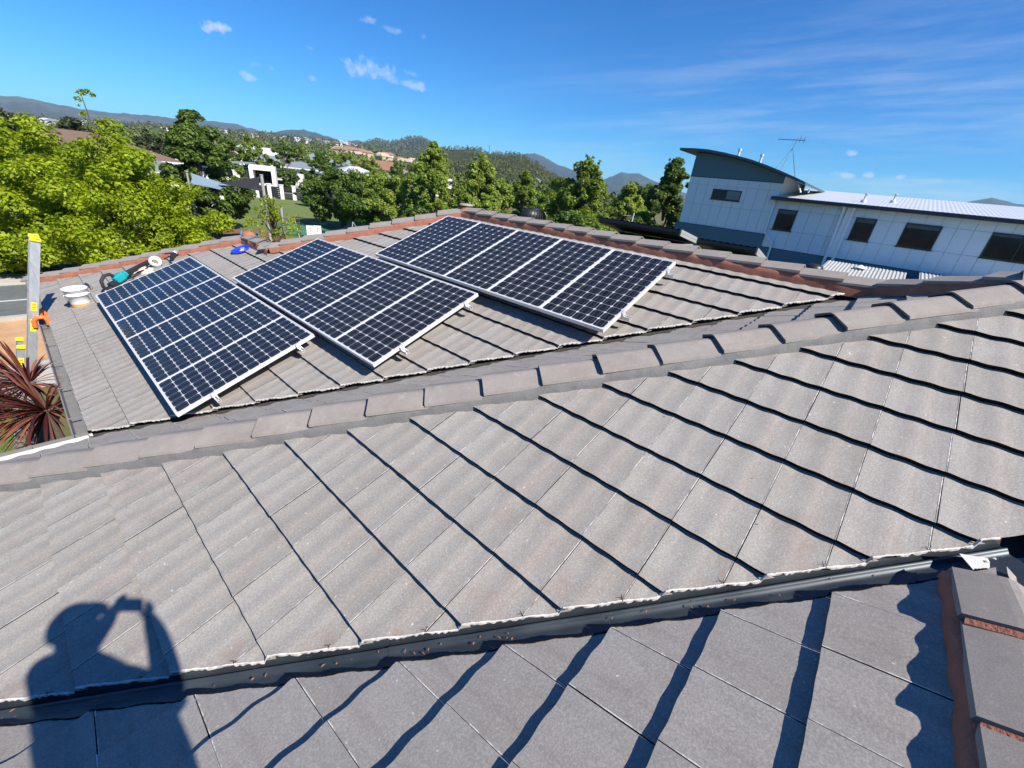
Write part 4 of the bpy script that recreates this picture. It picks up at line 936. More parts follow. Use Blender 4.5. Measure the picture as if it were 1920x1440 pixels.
# ------------------------------------------------------------------ houses
M['tile_brown'] = plain('brown_roof_tiles', (.15, .095, .07), .8, 0, .2, .8); M['roof_grey'] = plain('grey_metal_roof', (.22, .25, .27), .5, .1, .1, .5)
M['wall_cream'] = plain('cream_render', (.62, .58, .50), .8, 0, .06, .6); M['wall_white'] = plain('white_render', (.74, .73, .70), .75, 0, .05, .6); M['wall_brick'] = plain('tan_brick', (.34, .20, .12), .85, 0, .15, 3)
M['roof_terra'] = plain('terracotta_roof', (.27, .135, .09), .8, 0, .2, .8); M['wall_tan'] = plain('tan_render', (.44, .35, .24), .8, 0, .1, .5)
def hip_house(name, label, pos, rot, w, d, hw, hr, wm, rm, group=None, nwin=3, ov=.5):
    t = thing(name, label, 'house', pos, rot, group)
    b = MB(); b.bbox((-w/2, -d/2, -.3), (w/2, d/2, hw-.02)); part('wall', b.mesh('house_wall', M[wm]), t)
    W2, D2 = w/2+ov, d/2+ov; r = max(.1, W2-D2) if w >= d else 0
    q = (r, 0) if w >= d else (0, max(.1, D2-W2)); b = MB()
    vs = [(-W2, -D2, hw), (W2, -D2, hw), (W2, D2, hw), (-W2, D2, hw), (-q[0], -q[1], hw+hr), (q[0], q[1], hw+hr)]
    fs = [(0, 1, 5, 4), (1, 2, 5), (2, 3, 4, 5), (3, 0, 4), (3, 2, 1, 0)] if w >= d else [(0, 1, 4), (1, 2, 5, 4), (2, 3, 5), (3, 0, 4, 5), (3, 2, 1, 0)]
    b.add(vs, fs); part('roof', b.mesh('house_roof', M[rm]), t)
    b = MB(); b.bbox((-W2, -D2-.06, hw-.2), (W2, -D2-.002, hw+.02)); b.bbox((-W2-.06, -D2-.06, hw-.2), (-W2-.002, D2, hw+.02)); b.bbox((W2+.002, -D2-.06, hw-.2), (W2+.06, D2, hw+.02)); part('fascia', b.mesh('house_fascia', M['wall_white']), t)
    for k in range(nwin):
        x = -w/2+w*(k+.5)/nwin; b = MB(); b.bbox((x-.7, -d/2-.05, hw*.4), (x+.7, -d/2-.004, hw*.82)); wd = part('window', b.mesh('window_frame', M['wall_white']), t)
        b = MB(); b.bbox((x-.62, -d/2-.06, hw*.4+.08), (x+.62, -d/2-.052, hw*.82-.08)); part('pane', b.mesh('pane', M['glass']), wd)
    return t
def face_cam(az, extra=0): return R_(-az+extra)
hip_house('house', 'brown tiled hip-roofed house behind the bright lime tree', polar(5.6, 84), face_cam(7, 18), 17, 13, 3.0, 2.5, 'wall_brick', 'tile_brown')
hip_house('house', 'low house with shallow grey metal roof behind the bright lime tree', polar(9.4, 50), face_cam(9, 12), 8.5, 9, 3.2, .9, 'wall_cream', 'roof_grey')
hip_house('house', 'small pale house with grey roof between two dark street trees', polar(23.6, 104), face_cam(23, -20), 9, 9, 3.6, 1.2, 'wall_white', 'roof_grey')
hip_house('house', 'house with a bright white sheet roof behind the round spreading tree', polar(29.2, 78), face_cam(29, 25), 8.5, 7, 3.6, 1.5, 'wall_cream', 'roof_white')
hip_house('house', 'house with a dull grey-brown hip roof behind the round spreading tree', polar(32.8, 76), face_cam(33, 15), 9, 8, 2.9, 1.5, 'wall_cream', 'roof_grey')
hip_house('house', 'white house glimpsed between the trees behind the black turbine vent', polar(52.3, 62), face_cam(52, 10), 5, 6, 3.4, .9, 'wall_white', 'roof_white', None, 2)
# modern house
t = thing('modern_house', 'modern cream house with a white portal frame and flat grey roof', 'house', polar(17.4, 74), face_cam(18, -6))
b = MB(); b.bbox((-4.4, -3, -.2), (1.6, 5, 3.55)); b.bbox((1.6, .6, -.2), (3.4, 5, 3.4)); part('wall', b.mesh('modern_wall', M['wall_cream']), t)
b = MB(); b.prism([(-4.9, 3.56), (1.75, 3.95), (1.75, 4.12), (-4.9, 3.73)], -3.7, 5.4, 'y'); part('roof', b.fix(b.mesh('modern_roof', M['roof_grey'])), t)
b = MB(); b.bbox((1.62, -3.4, -.2), (2.05, .55, 3.9)); b.bbox((4.2, -3.4, -.2), (4.65, .55, 3.9)); b.bbox((2.05, -3.4, 3.35), (4.2, .55, 3.9)); b.bbox((2.05, -3.35, 1.35), (4.2, .5, 1.7)); part('portal', b.mesh('portal', M['wall_white']), t)
b = MB(); b.bbox((2.06, .4, 1.71), (4.19, .52, 3.34)); part('window', b.mesh('modern_window', M['glass']), t)
b = MB(); b.bbox((2.2, .38, -.1), (4.1, .5, 1.33)); part('garage_door', b.mesh('garage_door', M['grey_trim']), t)
b = MB(); b.bbox((.5, -3.06, -.1), (1.55, -3.004, 3.5)); part('dark_panel', b.mesh('dark_panel', M['char']), t)
for k, (x0, x1, z0, z1) in enumerate(((-3.9, -2.4, 2.0, 3.1), (-1.8, -.2, 2.0, 3.1), (-3.9, -2.6, .3, 1.6), (-1.9, -.3, .3, 1.6))):
    b = MB(); b.bbox((x0, -3.05, z0), (x1, -3.003, z1)); w_ = part('window', b.mesh('modern_win', M['wall_white']), t); b = MB(); b.bbox((x0+.08, -3.07, z0+.08), (x1-.08, -3.052, z1-.08)); part('pane', b.mesh('pane', M['glass']), w_)
t = thing('front_fence', 'white pillared front fence with dark infill beside the modern house', 'fence', polar(21.3, 70), face_cam(21, -5))
for k in range(5): b = MB(); b.bbox((-3.2+k*1.5, -.22, -.1), (-2.76+k*1.5, .22, 1.75)); b.bbox((-3.26+k*1.5, -.28, 1.752), (-2.70+k*1.5, .28, 1.84)); part('pillar', b.mesh('pillar', M['wall_white']), t)
for k in range(4):
    b = MB(); x = -2.75+k*1.5
    for q in range(6): b.bbox((x, -.03, .15+q*.24), (x+1.04, .03, .33+q*.24))
    part('infill', b.mesh('infill', M['frame_dark']), t)
# parked car
t = thing('parked_car', 'silver hatchback parked on the side road beyond the white fence', 'car', polar(22.0, 88), face_cam(22, 14))
M['car'] = plain('car_silver', (.55, .57, .60), .25, .6, .03)
b = MB(); b.prism([(-2.05, .3), (2.05, .3), (2.1, .62), (1.95, .86), (1.05, .95), (-2.0, .98), (-2.12, .7)], -.85, .85, 'y'); part('body', b.fix(b.mesh('car_body', M['car'])), t)
b = MB(); b.prism([(-1.85, .982), (1.0, .955), (.35, 1.42), (-1.3, 1.45)], -.72, .72, 'y'); part('cabin', b.fix(b.mesh('cabin', M['glass'])), t)
b = MB(); b.prism([(-1.32, 1.452), (.35, 1.422), (.2, 1.48), (-1.15, 1.50)], -.70, .70, 'y'); part('roof', b.fix(b.mesh('car_roof', M['car'])), t)
for x in (-1.3, 1.28):
    for y in (-.86, .86):
        b = MB(); b.lathe([(0, -.09), (.2, -.1), (.31, -.09), (.32, 0), (.31, .09), (.2, .1), (0, .09)], 14, 0, Matrix.Rotation(R_(90), 3, 'X'), (x, y, .32)); part('wheel', b.mesh('wheel', M['rubber']), t)
# street lamp
t = thing('street_lamp', 'thin pale street lamp post on the side road by the dark trees', 'street lamp', polar(22.95, 96))
b = MB(); b.tube([(0, 0, 0), (0, 0, 5.0), (.15, 0, 5.25), (.9, 0, 5.35)], [.09, .06, .05, .045], 8); part('post', b.mesh('lamp_post', M['grey_trim']), t); b = MB(); b.cbox((1.05, 0, 5.35), (.5, .18, .1), .03); part('lamp_head', b.mesh('lamp_head', M['grey_trim']), t)

# ------------------------------------------------------------------ playground
M['sail_blue'] = plain('shade_cloth_blue', (.20, .27, .33), .8, 0, .05); M['sail_dark'] = plain('shade_cloth_charcoal', (.02, .017, .02), .85, 0, .1)
def sail(name, label, corners, mat, sagk=.5):
    c = [Vector(p) for p in corners]; cen = sum(c, Vector())/len(c); t = thing(name, label, 'shade sail', cen)
    n = 10; b = MB(); vs = []
    for i in range(n+1):
        for j in range(n+1):
            u, v = i/n, j/n; p = c[0]*(1-u)*(1-v)+c[1]*u*(1-v)+c[2]*u*v+c[3]*(1-u)*v
            ed = 4*u*(1-u)*4*v*(1-v); pin = .22*(4*u*(1-u)*(1-4*v*(1-v))+4*v*(1-v)*(1-4*u*(1-u)))
            p = p+(cen-p)*pin*.5; p.z -= sagk*.25*ed; vs.append(p-cen)
    b.add(vs, [(i*(n+1)+j, i*(n+1)+j+1, (i+1)*(n+1)+j+1, (i+1)*(n+1)+j) for i in range(n) for j in range(n)], 0, True); part('fabric', b.mesh('sail_fabric', M[mat]), t)
    return t
A, B_, C__, D_ = polar(12.8, 37, -2.9), polar(16.4, 34, -1.85-.0), polar(19.4, 33, -1.30), polar(17.5, 42, -1.7)
sail('shade_sail', 'pale blue-grey shade sail stretched behind the dark conical tree', [polar(13.2, 36, -1.55), polar(16.7, 33.5, -1.95), polar(15.5, 30.5, -2.05), polar(12.9, 31, -1.9)], 'sail_blue')
sail('shade_sail', 'black shade sail reaching up to a grey post by the modern house', [polar(15.4, 33, -1.85), polar(19.35, 33.2, -1.28), polar(19.45, 30.0, -1.95), polar(16.2, 29.5, -1.72)], 'sail_dark')
for k, (az, R, z, lab) in enumerate([(19.5, 33.4, -1.2, 'grey steel post holding the raised corner of the black shade sail'), (21.0, 36, -3.3, 'shorter grey post standing on the park lawn'), (14.9, 33.6, -3.0, 'slim dark post below the pale blue shade sail'), (12.9, 36.3, -1.5, 'grey post behind the dark conical tree holding the pale sail')]):
    t = thing('sail_post', lab, 'post', polar(az, R), 0, 'shade sail posts'); b = MB(); b.tube([(0, 0, 0), (0, 0, z-G0)], .10 if k < 2 else .06, 10); part('post', b.mesh('sail_post', M['grey_trim'] if k != 2 else M['frame_dark']), t)
    b = MB(); b.lathe([(.12, 0), (.12, .03), (0, .05)], 10, 0, None, (0, 0, z-G0)); part('post_cap', b.mesh('post_cap', M['grey_trim'] if k != 2 else M['frame_dark']), t)
t = thing('play_structure', 'bright blue climbing structure on the bark beside the lime sapling', 'play equipment', polar(17.5, 29), R_(-20)); t.scale = (.72, .72, .72)
M['play_blue'] = plain('play_blue', (.02, .33, .58), .4, 0, .1)
b = MB()
for x in (-.55, .55):
    for y in (-.4, .4): b.tube([(x, y, 0), (x, y, 1.75)], .05, 8)
part('post', b.mesh('play_posts', M['play_blue']), t)
b = MB(); b.cbox((0, 0, .95), (1.3, 1.0, .10), .03); part('deck', b.mesh('play_deck', M['play_blue']), t)
b = MB()
for z in (1.15, 1.38, 1.61):
    b.cbox((0, -.46, z), (1.2, .05, .13), .02); b.cbox((-.6, 0, z), (.05, .85, .13), .02)
part('side_panel', b.mesh('play_panel', M['play_blue']), t)
b = MB(); b.prism([(.6, .95), (.6, 1.03), (2.0, .22), (2.3, .22), (2.3, .14), (1.95, .14)], -.3, .3, 'y'); part('slide', b.fix(b.mesh('slide', M['play_blue'])), t)
t = thing('timber_edging', 'long tan timber sleeper edging around the bark play area', 'edging', (9.0, 27.0, G0)); b = MB()
for k in range(5): b.bbox((-4.6+k*1.9, -.1, -.05), (-2.74+k*1.9, .1, .28))
M['timber'] = plain('sleeper_timber', (.50, .31, .17), .85, 0, .15, 4); part('sleeper', b.mesh('sleeper', M['timber']), t)
t = thing('park_fence', 'low dark railing fence in front of the bark play area', 'fence', (9.0, 25.9, G0))
b = MB(); b.bbox((-5, -.025, .95), (4.2, .025, 1.0)); b.bbox((-5, -.025, .12), (4.2, .025, .17)); part('rail', b.mesh('fence_rail', M['frame_dark']), t)
b = MB()
for k in range(74): b.bbox((-4.95+k*.124, -.01, .17), (-4.93+k*.124, .01, .95))
part('balusters', b.mesh('baluster', M['frame_dark']), t, kind='stuff')
t = thing('swing_frame', 'pale climbing net frame with slung dark hammock on the green surface', 'play equipment', (15.5, 32.6, G0), R_(-28))
b = MB()
for x in (-1.8, 1.8):
    b.tube([(x, -.2, 0), (x*1.12, 0, 1.35)], .04, 6); b.tube([(x*1.6, .3, 0), (x*1.12, 0, 1.35)], .03, 6)
part('frame', b.mesh('swing_poles', M['grey_trim']), t)
b = MB(); n = 12; vs = []
for k in range(n+1):
    f = k/n; x = -2.0+4.0*f; z = 1.3-1.0*4*f*(1-f)*.9
    vs += [(x, -.45*math.sin(math.pi*f)-.05, z+.12*math.sin(math.pi*f)), (x, 0, z), (x, .45*math.sin(math.pi*f)+.05, z+.12*math.sin(math.pi*f))]
b.add(vs, [(3*k+i, 3*k+i+1, 3*k+i+4, 3*k+i+3) for k in range(n) for i in range(2)], 0, True); part('hammock', b.mesh('hammock', M['sail_navy'] if 'sail_navy' in M else M['navy']), t)
for k, (x, lab) in enumerate(((12.35, 'white notice board, left of the pair behind the roof ridge'), (12.82, 'white notice board, right of the pair behind the roof ridge'))):
    t = thing('notice_board', lab, 'sign', (x, 28.0, G0), R_(-24), 'white notice boards'); b = MB(); b.cbox((0, 0, 1.25), (.44, .04, .60), .008); part('panel', b.mesh('board', M['white_plastic']), t)
    b = MB(); b.bbox((-.05, -.024, 1.32), (.05, -.021, 1.42)); b.bbox((-.03, -.024, 1.16), (.03, -.021, 1.27)); part('print', b.mesh('board_print', M['grey_trim']), t)
    b = MB(); b.tube([(0, .035, 0), (0, .035, 1.45)], .025, 6); part('post', b.mesh('board_post', M['frame_dark']), t)
t = thing('storage_box', 'white box lid edge on the lawn at the left margin below the cordyline', 'storage box', (-1.62, 8.75, G0), R_(12)); b = MB(); b.cbox((0, 0, .32), (.95, .7, .62), .02); part('body', b.mesh('box_body', M['white_plastic']), t); b = MB(); b.cbox((0, 0, .66), (1.0, .75, .05), .015); part('lid', b.mesh('box_lid', M['white_plastic']), t)
# ------------------------------------------------------------------ trees
def leaves(cent, rad, total, size, seed, flat=.75, up=.5, fan=.55):
    """leaf blades scattered through clumps: cent (n,3), rad (n,), per leaves each -> (N,4,3) folded diamonds"""
    g = np.random.default_rng(seed); wgt = rad**1.8; cnt = np.maximum(5, (total*wgt/wgt.sum()).astype(int)); N = int(cnt.sum())
    c = np.repeat(cent, cnt, 0); r = np.repeat(rad, cnt)[:, None]
    d = g.normal(size=(N, 3)); d /= np.linalg.norm(d, axis=1, keepdims=True)
    rr = g.uniform(.25, 1.0, (N, 1))**fan
    p = c + d*r*rr*np.array([1, 1, flat])
    nrm = d*.8 + np.array([0, 0, up]) + g.normal(size=(N, 3))*.50; nrm /= np.linalg.norm(nrm, axis=1, keepdims=True)
    t = g.normal(size=(N, 3)); t -= nrm*(t*nrm).sum(1, keepdims=True); t /= np.linalg.norm(t, axis=1, keepdims=True); b = np.cross(nrm, t)
    s = size*g.uniform(.65, 1.3, (N, 1))
    V = np.stack([p-t*s*.5, p+b*s*.30-t*s*.05+nrm*s*.08, p+t*s*.5-nrm*s*.06, p-b*s*.30-t*s*.05+nrm*s*.08], 1)
    return V
def tree(name, label, base, H, rad, mat, nleaf, size, seed, shape='round', bare=.18, stems=1, group=None, shoots=0, ncl=None, clr=.30, extra=None, cat='tree', up=.85):
    g = np.random.default_rng(seed); t = thing(name, label, cat, base, 0, group)
    n = int((ncl or 60)*1.75); clr = clr*.70; C = []; R = []
    hb = H*bare; Hc = H-hb
    while len(C) < n:
        f = g.uniform(0, 1); a = g.uniform(0, 2*math.pi)
        if shape == 'round': pr = math.sqrt(max(0, 1-(2*f-1)**2))**.85
        elif shape == 'cone': pr = (1-f)**.75*(.35+.65*min(1, f/.18))
        elif shape == 'egg': pr = math.sin(math.pi*min(1, f**.8))**.62*(1.02-.25*f)
        else: pr = min(1, .55+f*.9)*math.sqrt(max(0, 1-max(0, f-.45)**2/.3025))   # spread
        rr = math.sqrt(g.uniform(.10, 1.))*pr*rad*g.uniform(.85, 1.06)*(1+.20*math.sin(2*a+seed)+.14*math.sin(3*a+2.3*seed+5*f)+.12*math.sin(9*f+seed))
        k = clr*g.uniform(.55, 1.45)*rad
        if g.uniform() < .10: rr *= g.uniform(1.08, 1.25); k *= .6
        C.append((rr*math.cos(a), rr*math.sin(a), hb+f*(Hc*(1+.07*math.sin(3*a+seed))-.35*k))); R.append(k*(.6+.4*(1-f*.4)))
    for q in range(shoots):
        a = g.uniform(0, 6.28); rr = rad*g.uniform(0, .55); top = H*g.uniform(.92, 1.07)
        for w in range(6): C.append((rr*math.cos(a)+g.normal()*.04*rad, rr*math.sin(a)+g.normal()*.04*rad, top-w*.055*H)); R.append(rad*(.035+.028*w))
    if extra:
        for x, y, z, r in extra: C.append((x, y, z)); R.append(r)
    C = np.array(C); R = np.array(R)
    # wood
    b = MB(); r = random.Random(seed); tr = .022*H+.03
    for s in range(stems):
        off = Vector((r.uniform(-.3, .3), r.uniform(-.3, .3), 0))*(stems > 1); top = Vector((r.uniform(-.2, .2)*rad, r.uniform(-.2, .2)*rad, H*.80))+off*3
        b.tube([off, off+Vector((0, 0, H*.12)), off*1.6+top*.45+Vector((r.uniform(-.1, .1), r.uniform(-.1, .1), 0)), top], [tr*1.25/stems**.5, tr/stems**.5, tr*.6/stems**.5, tr*.12], 7)
    for k in range(0, len(C), max(1, len(C)//26)):
        e = Vector(C[k]); z0 = max(H*.14, min(e.z*.62, H*.6)); st = Vector((e.x*.06, e.y*.06, z0)); md = st.lerp(e, .55)+Vector((0, 0, .06*H))
        b.tube([st, md, e], [tr*.42, tr*.24, tr*.07], 5)
    part('trunk', b.mesh('trunk', M['bark']), t)
    V = leaves(C, R, nleaf, size, seed+1, up=up); V[:, :, 2] = np.maximum(V[:, :, 2], .02)
    part('crown', quads_mesh('crown', V, M[mat]), t); return t

tree('broadleaf_tree', 'big bright lime-green tree filling the left side beyond the eave', polar(7.0, 23.0), 4.9, 3.25, 'leaf_lime', 60000, .13, 11, 'round', .06, 2, None, 0, 130, .22,
     [(.15, -.2, 4.9, .75), (.35, -.1, 5.3, .55), (.45, 0, 5.7, .32), (.2, -.1, 5.75, .22), (-.30, -.1, 5.9, .05), (-.30, -.1, 6.15, .05), (-.27, -.1, 6.35, .10), (-.16, -.1, 6.55, .13), (.0, -.1, 6.62, .11), (.12, -.1, 6.55, .09), (-.22, -.1, 5.95, .10), (1.6, -1.2, 1.9, .8), (-.4, -1.6, 2.0, .8), (.7, -1.5, 2.2, .8), (-1.2, -1.5, 1.6, .7)])
tree('broadleaf_tree', 'lime-green tree cut by the left edge of the view beyond the ladder', polar(-1.6, 26), 5.9, 3.0, 'leaf_lime', 42000, .16, 12, 'round', .06, 1, None, 2, 100, .24)
tree('broadleaf_tree', 'darker green tree half hidden behind the big lime-green tree', polar(3.4, 34), 4.6, 3.2, 'leaf_mid', 26000, .22, 13, 'round', .06, 1, None, 0, 70)
tree('conifer_tree', 'dense dark green conical tree standing behind the lime-green tree', polar(14.0, 38.5), 7.0, 2.75, 'leaf_dark', 34000, .24, 14, 'egg', .02, 1, None, 0, 110, .24)
tree('sapling', 'thin lime-yellow sapling in front of the park lawn', polar(19.9, 26.5), 3.35, 1.3, 'leaf_lime', 2100, .12, 15, 'egg', .22, 3, None, 4, 46, .20)
tree('broadleaf_tree', 'wide round spreading tree with several dark stems on the lawn', polar(27.6, 43), 4.7, 3.3, 'leaf_dark', 26000, .22, 16, 'spread', .20, 4, None, 0, 80, .26)
tree('broadleaf_tree', 'lighter green round tree leaning against the wide spreading one', polar(32.4, 43.5), 4.75, 3.0, 'leaf_fresh', 26000, .22, 17, 'round', .12, 3, None, 2, 80, .26)
RG = 'street trees behind the roof ridge'
tree('broadleaf_tree', 'tallest pyramidal fresh green tree behind the left half of the ridge', polar(38.2, 40), 7.25, 2.6, 'leaf_fresh', 30000, .21, 18, 'egg', .05, 1, RG, 4, 90, .25)
tree('broadleaf_tree', 'fresh green tree just right of the tallest pyramidal one', polar(44.1, 38), 6.75, 2.35, 'leaf_fresh', 28000, .21, 19, 'egg', .05, 1, RG, 4, 80, .25)
tree('broadleaf_tree', 'short mid-green tree left of the black turbine vent', polar(49.6, 41), 6.1, 2.1, 'leaf_mid', 20000, .21, 20, 'egg', .05, 1, RG, 2, 70, .25)
tree('broadleaf_tree', 'tall mid-green tree with straggling top shoots right of the black turbine vent', polar(57.0, 36), 7.3, 3.0, 'leaf_mid', 38000, .21, 21, 'egg', .05, 1, RG, 6, 100, .24)
tree('broadleaf_tree', 'paler green tree between the straggling tree and the dark one', polar(62.8, 42), 6.2, 2.6, 'leaf_fresh', 22000, .22, 22, 'egg', .05, 1, RG, 3, 70, .25)
tree('broadleaf_tree', 'dark green tree beside the left corner of the pale blue building', polar(67.2, 46), 8.6, 2.7, 'leaf_dark', 30000, .24, 23, 'egg', .05, 1, RG, 2, 90, .25)
tree('broadleaf_tree', 'dark tree behind the gap beside the blue tower', polar(63.9, 55), 7.0, 3.2, 'leaf_dark', 18000, .27, 24, 'round', .04, 1, RG, 0, 60)
tree('broadleaf_tree', 'mid-green tree filling the gap behind the black turbine vent', polar(53.6, 52), 6.1, 3.0, 'leaf_mid', 18000, .27, 25, 'round', .04, 1, RG, 0, 60)
tree('broadleaf_tree', 'low leafy tree between the round tree and the tallest pyramidal one', polar(35.5, 50), 5.1, 2.8, 'leaf_mid', 15000, .27, 26, 'round', .04, 1, RG, 0, 60)
tree('broadleaf_tree', 'low leafy tree between the two fresh green trees', polar(41.2, 46), 5.2, 2.3, 'leaf_mid', 13000, .27, 27, 'round', .04, 1, RG, 0, 50)
tree('broadleaf_tree', 'low leafy tree behind the short mid-green tree', polar(47.0, 48), 5.3, 2.5, 'leaf_fresh', 13000, .27, 28, 'round', .04, 1, RG, 0, 50)
for k, (az, R, H, r) in enumerate([(46.6, 31, 3.3, 1.9), (51.6, 30, 3.5, 2.0), (55.5, 29, 3.9, 2.0), (60.5, 31, 3.9, 2.2), (64.5, 33, 3.8, 2.2), (41.5, 33, 3.4, 1.9), (37, 35, 3.0, 1.9)]):
    tree('shrub', ['dark shrub at the foot of the short tree left of the black turbine vent', 'mid-green shrub directly behind the black turbine vent', 'dark shrub just right of the black turbine vent', 'mid-green shrub below the paler tree, left of the dark carport', 'dark shrub behind the far end of the dark carport roof', 'mid-green shrub below the gap between the two fresh green trees', 'dark shrub at the foot of the tallest pyramidal tree'][k], polar(az, R), H, r, 'leaf_mid' if k % 2 else 'leaf_dark', 8000, .20, 40+k, 'round', .0, 2, 'undergrowth shrubs below the street trees', 1, 40, .3, None, 'shrub')
MG = 'trees along the far side street'
mids = [(21.8, 86, 7.3, 2.5, 'leaf_dark', 'tall dark tree behind the modern cream house'), (25.5, 80, 6.4, 3.2, 'leaf_dark', 'broad dark tree by the street lamp'), (24.2, 62, 2.9, 1.2, 'leaf_mid', 'small bush-like tree in front of the broad dark one'),
        (28.0, 112, 7.4, 3.6, 'leaf_mid', 'mid-green tree behind the white-roofed house'), (31.5, 70, 4.9, 1.6, 'leaf_mid', 'slim tree between the white and grey-brown roofs'), (18.8, 96, 7.6, 3.0, 'leaf_mid', 'mid-green tree rising above the modern cream house'), (16.5, 105, 7.4, 3.4, 'leaf_dark', 'dark tree left of and behind the modern cream house'),
        (10.5, 92, 6.6, 3.4, 'leaf_olive', 'olive tree behind the brown tiled roof, right part'), (5.5, 100, 7.2, 3.6, 'leaf_olive', 'olive tree behind the brown tiled roof, middle'), (1.2, 95, 7.2, 3.6, 'leaf_olive', 'olive tree behind the brown tiled roof, left part'),
        (13.4, 84, 6.2, 2.6, 'leaf_mid', 'green tree seen right of the brown tiled roof'), (23.3, 122, 7.8, 3.2, 'leaf_mid', 'mid-green tree behind the small pale house'), (30.5, 128, 7.6, 3.6, 'leaf_fresh', 'fresh yellow-green tree far behind the white roof'), (33.9, 118, 6.8, 3.2, 'leaf_dark', 'dark tree behind the grey-brown hip roof'), (36.2, 96, 6.6, 2.8, 'leaf_mid', 'green tree left of the tallest pyramidal tree, farther away')]
for k, (az, R, H, r, m_, lab) in enumerate(mids):
    tree('broadleaf_tree', lab, polar(az, R), H, r, m_, 6500, .30+.0012*R, 60+k, 'egg' if k % 3 else 'round', .06, 1, MG, 1, 46, .27)

# ------------------------------------------------------------------ hills
def vnoise(x, y, seed=0):
    """cheap smooth value noise"""
    x = np.asarray(x, float); y = np.asarray(y, float); x0 = np.floor(x); y0 = np.floor(y)
    def h(a, b): v = np.sin(a*127.1+b*311.7+seed*74.7)*43758.5453; return v-np.floor(v)
    fx = x-x0; fy = y-y0; fx = fx*fx*(3-2*fx); fy = fy*fy*(3-2*fy)
    return (h(x0, y0)*(1-fx)+h(x0+1, y0)*fx)*(1-fy)+(h(x0, y0+1)*(1-fx)+h(x0+1, y0+1)*fx)*fy
def fbm(x, y, seed=0): return sum(vnoise(x*2**k, y*2**k, seed+k)/2**k for k in range(4))/1.875-.5
class Hill:
    def __init__(s, name, pts, R0, Rc, mat, rough=.0, shape=1.6, drop=0., seed=0, na=160, nr=26, pad=6):
        s.az = np.array([p[0] for p in pts]); s.el = np.array([p[1] for p in pts])-drop; s.R0, s.Rc, s.shape, s.rough, s.seed = R0, Rc, shape, rough, seed
        a0, a1 = s.az[0], s.az[-1]; A = np.linspace(a0-pad, a1+pad, na); rows = np.concatenate([np.linspace(0, 1, nr), [1.08, 1.25, 1.6, 2.2]])
        V = []
        for f in rows:
            R = R0+(Rc-R0)*f; z = s.z(A, np.full(na, R)); V.append(np.stack([R*np.sin(np.radians(A)), R*np.cos(np.radians(A)), z], 1))
        V = np.concatenate(V).tolist(); n = len(rows)
        me = bpy.data.meshes.new(name); me.from_pydata(V, [], [(i*na+j, i*na+j+1, (i+1)*na+j+1, (i+1)*na+j) for i in range(n-1) for j in range(na-1)])
        me.materials.append(mat); me.polygons.foreach_set('use_smooth', [True]*len(me.polygons)); s.o = struct(name, me)
    def z(s, A, R):
        A = np.asarray(A, float); R = np.asarray(R, float)
        el = np.interp(A, s.az, s.el); edge = np.clip(np.minimum(A-(s.az[0]-6), (s.az[-1]+6)-A)/6, 0, 1); edge = edge*edge*(3-2*edge)
        H = s.Rc*np.tan(np.radians(el)); f = (R-s.R0)/(s.Rc-s.R0); g = np.where(f <= 1, np.clip(f, 0, 1)**s.shape, np.clip(1-(f-1)/1.2, 0, 1)**1.4)
        z = (GROUND_Z-1.0)+(H-GROUND_Z+1.0)*g*edge
        if s.rough: z = z+fbm(A*.55*s.Rc/900, R*.012*900/s.Rc, s.seed)*s.rough*np.clip(f*1.5, 0, 1)*np.clip((1.05-f)*6, .12, 1)*edge
        return z
def hill_mat(name, c0, c1, c2, sc, bsc=8):
    t = NT(name); P = t.pos(); n = t.noise(sc, 7, .62, P); m = t.noise(sc*9, 5, .7, P)
    c = t.ramp(n, [(.34, c0), (.52, c1), (.66, c2)]); c = t.mix(t.rng(m, .42, .62, .75, 0), c, c0); t.bump(m, .9, bsc); return t.set(c, 1, 0, .05)
far_m = hill_mat('far_forest', (.022, .030, .022), (.034, .042, .028), (.085, .075, .045), .0016, 30)
dry_m = hill_mat('far_dry_range', (.030, .034, .026), (.06, .055, .038), (.20, .155, .10), .0013, 30)
wood_m = hill_mat('wooded_hill', (.026, .034, .014), (.06, .065, .024), (.14, .14, .05), .010, 3)
sub_m = hill_mat('suburban_slope', (.055, .065, .026), (.10, .10, .045), (.20, .18, .10), .008, 3)
L1 = Hill('far_range_hill', [(-12, 1.2), (-6, 1.5), (-.5, 1.75), (1.8, 2.0), (2.6, 2.14), (3.6, 2.12), (4.9, 1.95), (6, 1.9), (8.4, 1.95), (11.3, 2.16), (13, 2.2), (15.4, 2.42), (17.7, 2.52), (19, 2.3), (20.6, 2.12), (22.6, 1.8), (27, 1.2)], 2300, 5200, dry_m, 60, 1.3, 0, 1, 240)
L2 = Hill('far_dome_hill', [(17.5, 1.0), (19.5, 1.6), (21.4, 2.29), (22.6, 2.62), (24.2, 2.87), (25.8, 2.68), (27.1, 2.39), (28.3, 2.1), (29.7, 1.6), (31, 1.1)], 2100, 4200, far_m, 50, 1.4, 0, 2)
L2b = Hill('far_knoll_hill', [(27.6, 1.4), (28.8, 2.35), (29.66, 2.58), (30.6, 2.4), (31.6, 1.7)], 2600, 4900, far_m, 40, 1.4, 0, 8, 120, 20, 4)
L3 = Hill('twin_summit_hill', [(26, 1.2), (27.9, 1.75), (29.6, 2.18), (30.6, 2.6), (31.5, 2.86), (32.4, 2.87), (33.3, 2.84), (34.2, 3.1), (35.1, 3.42), (36.0, 3.66), (36.6, 3.76), (37.4, 3.64), (38.4, 3.11), (40.6, 2.64), (43, 2.3)], 900, 2200, far_m, 26, 1.5, .16, 3)
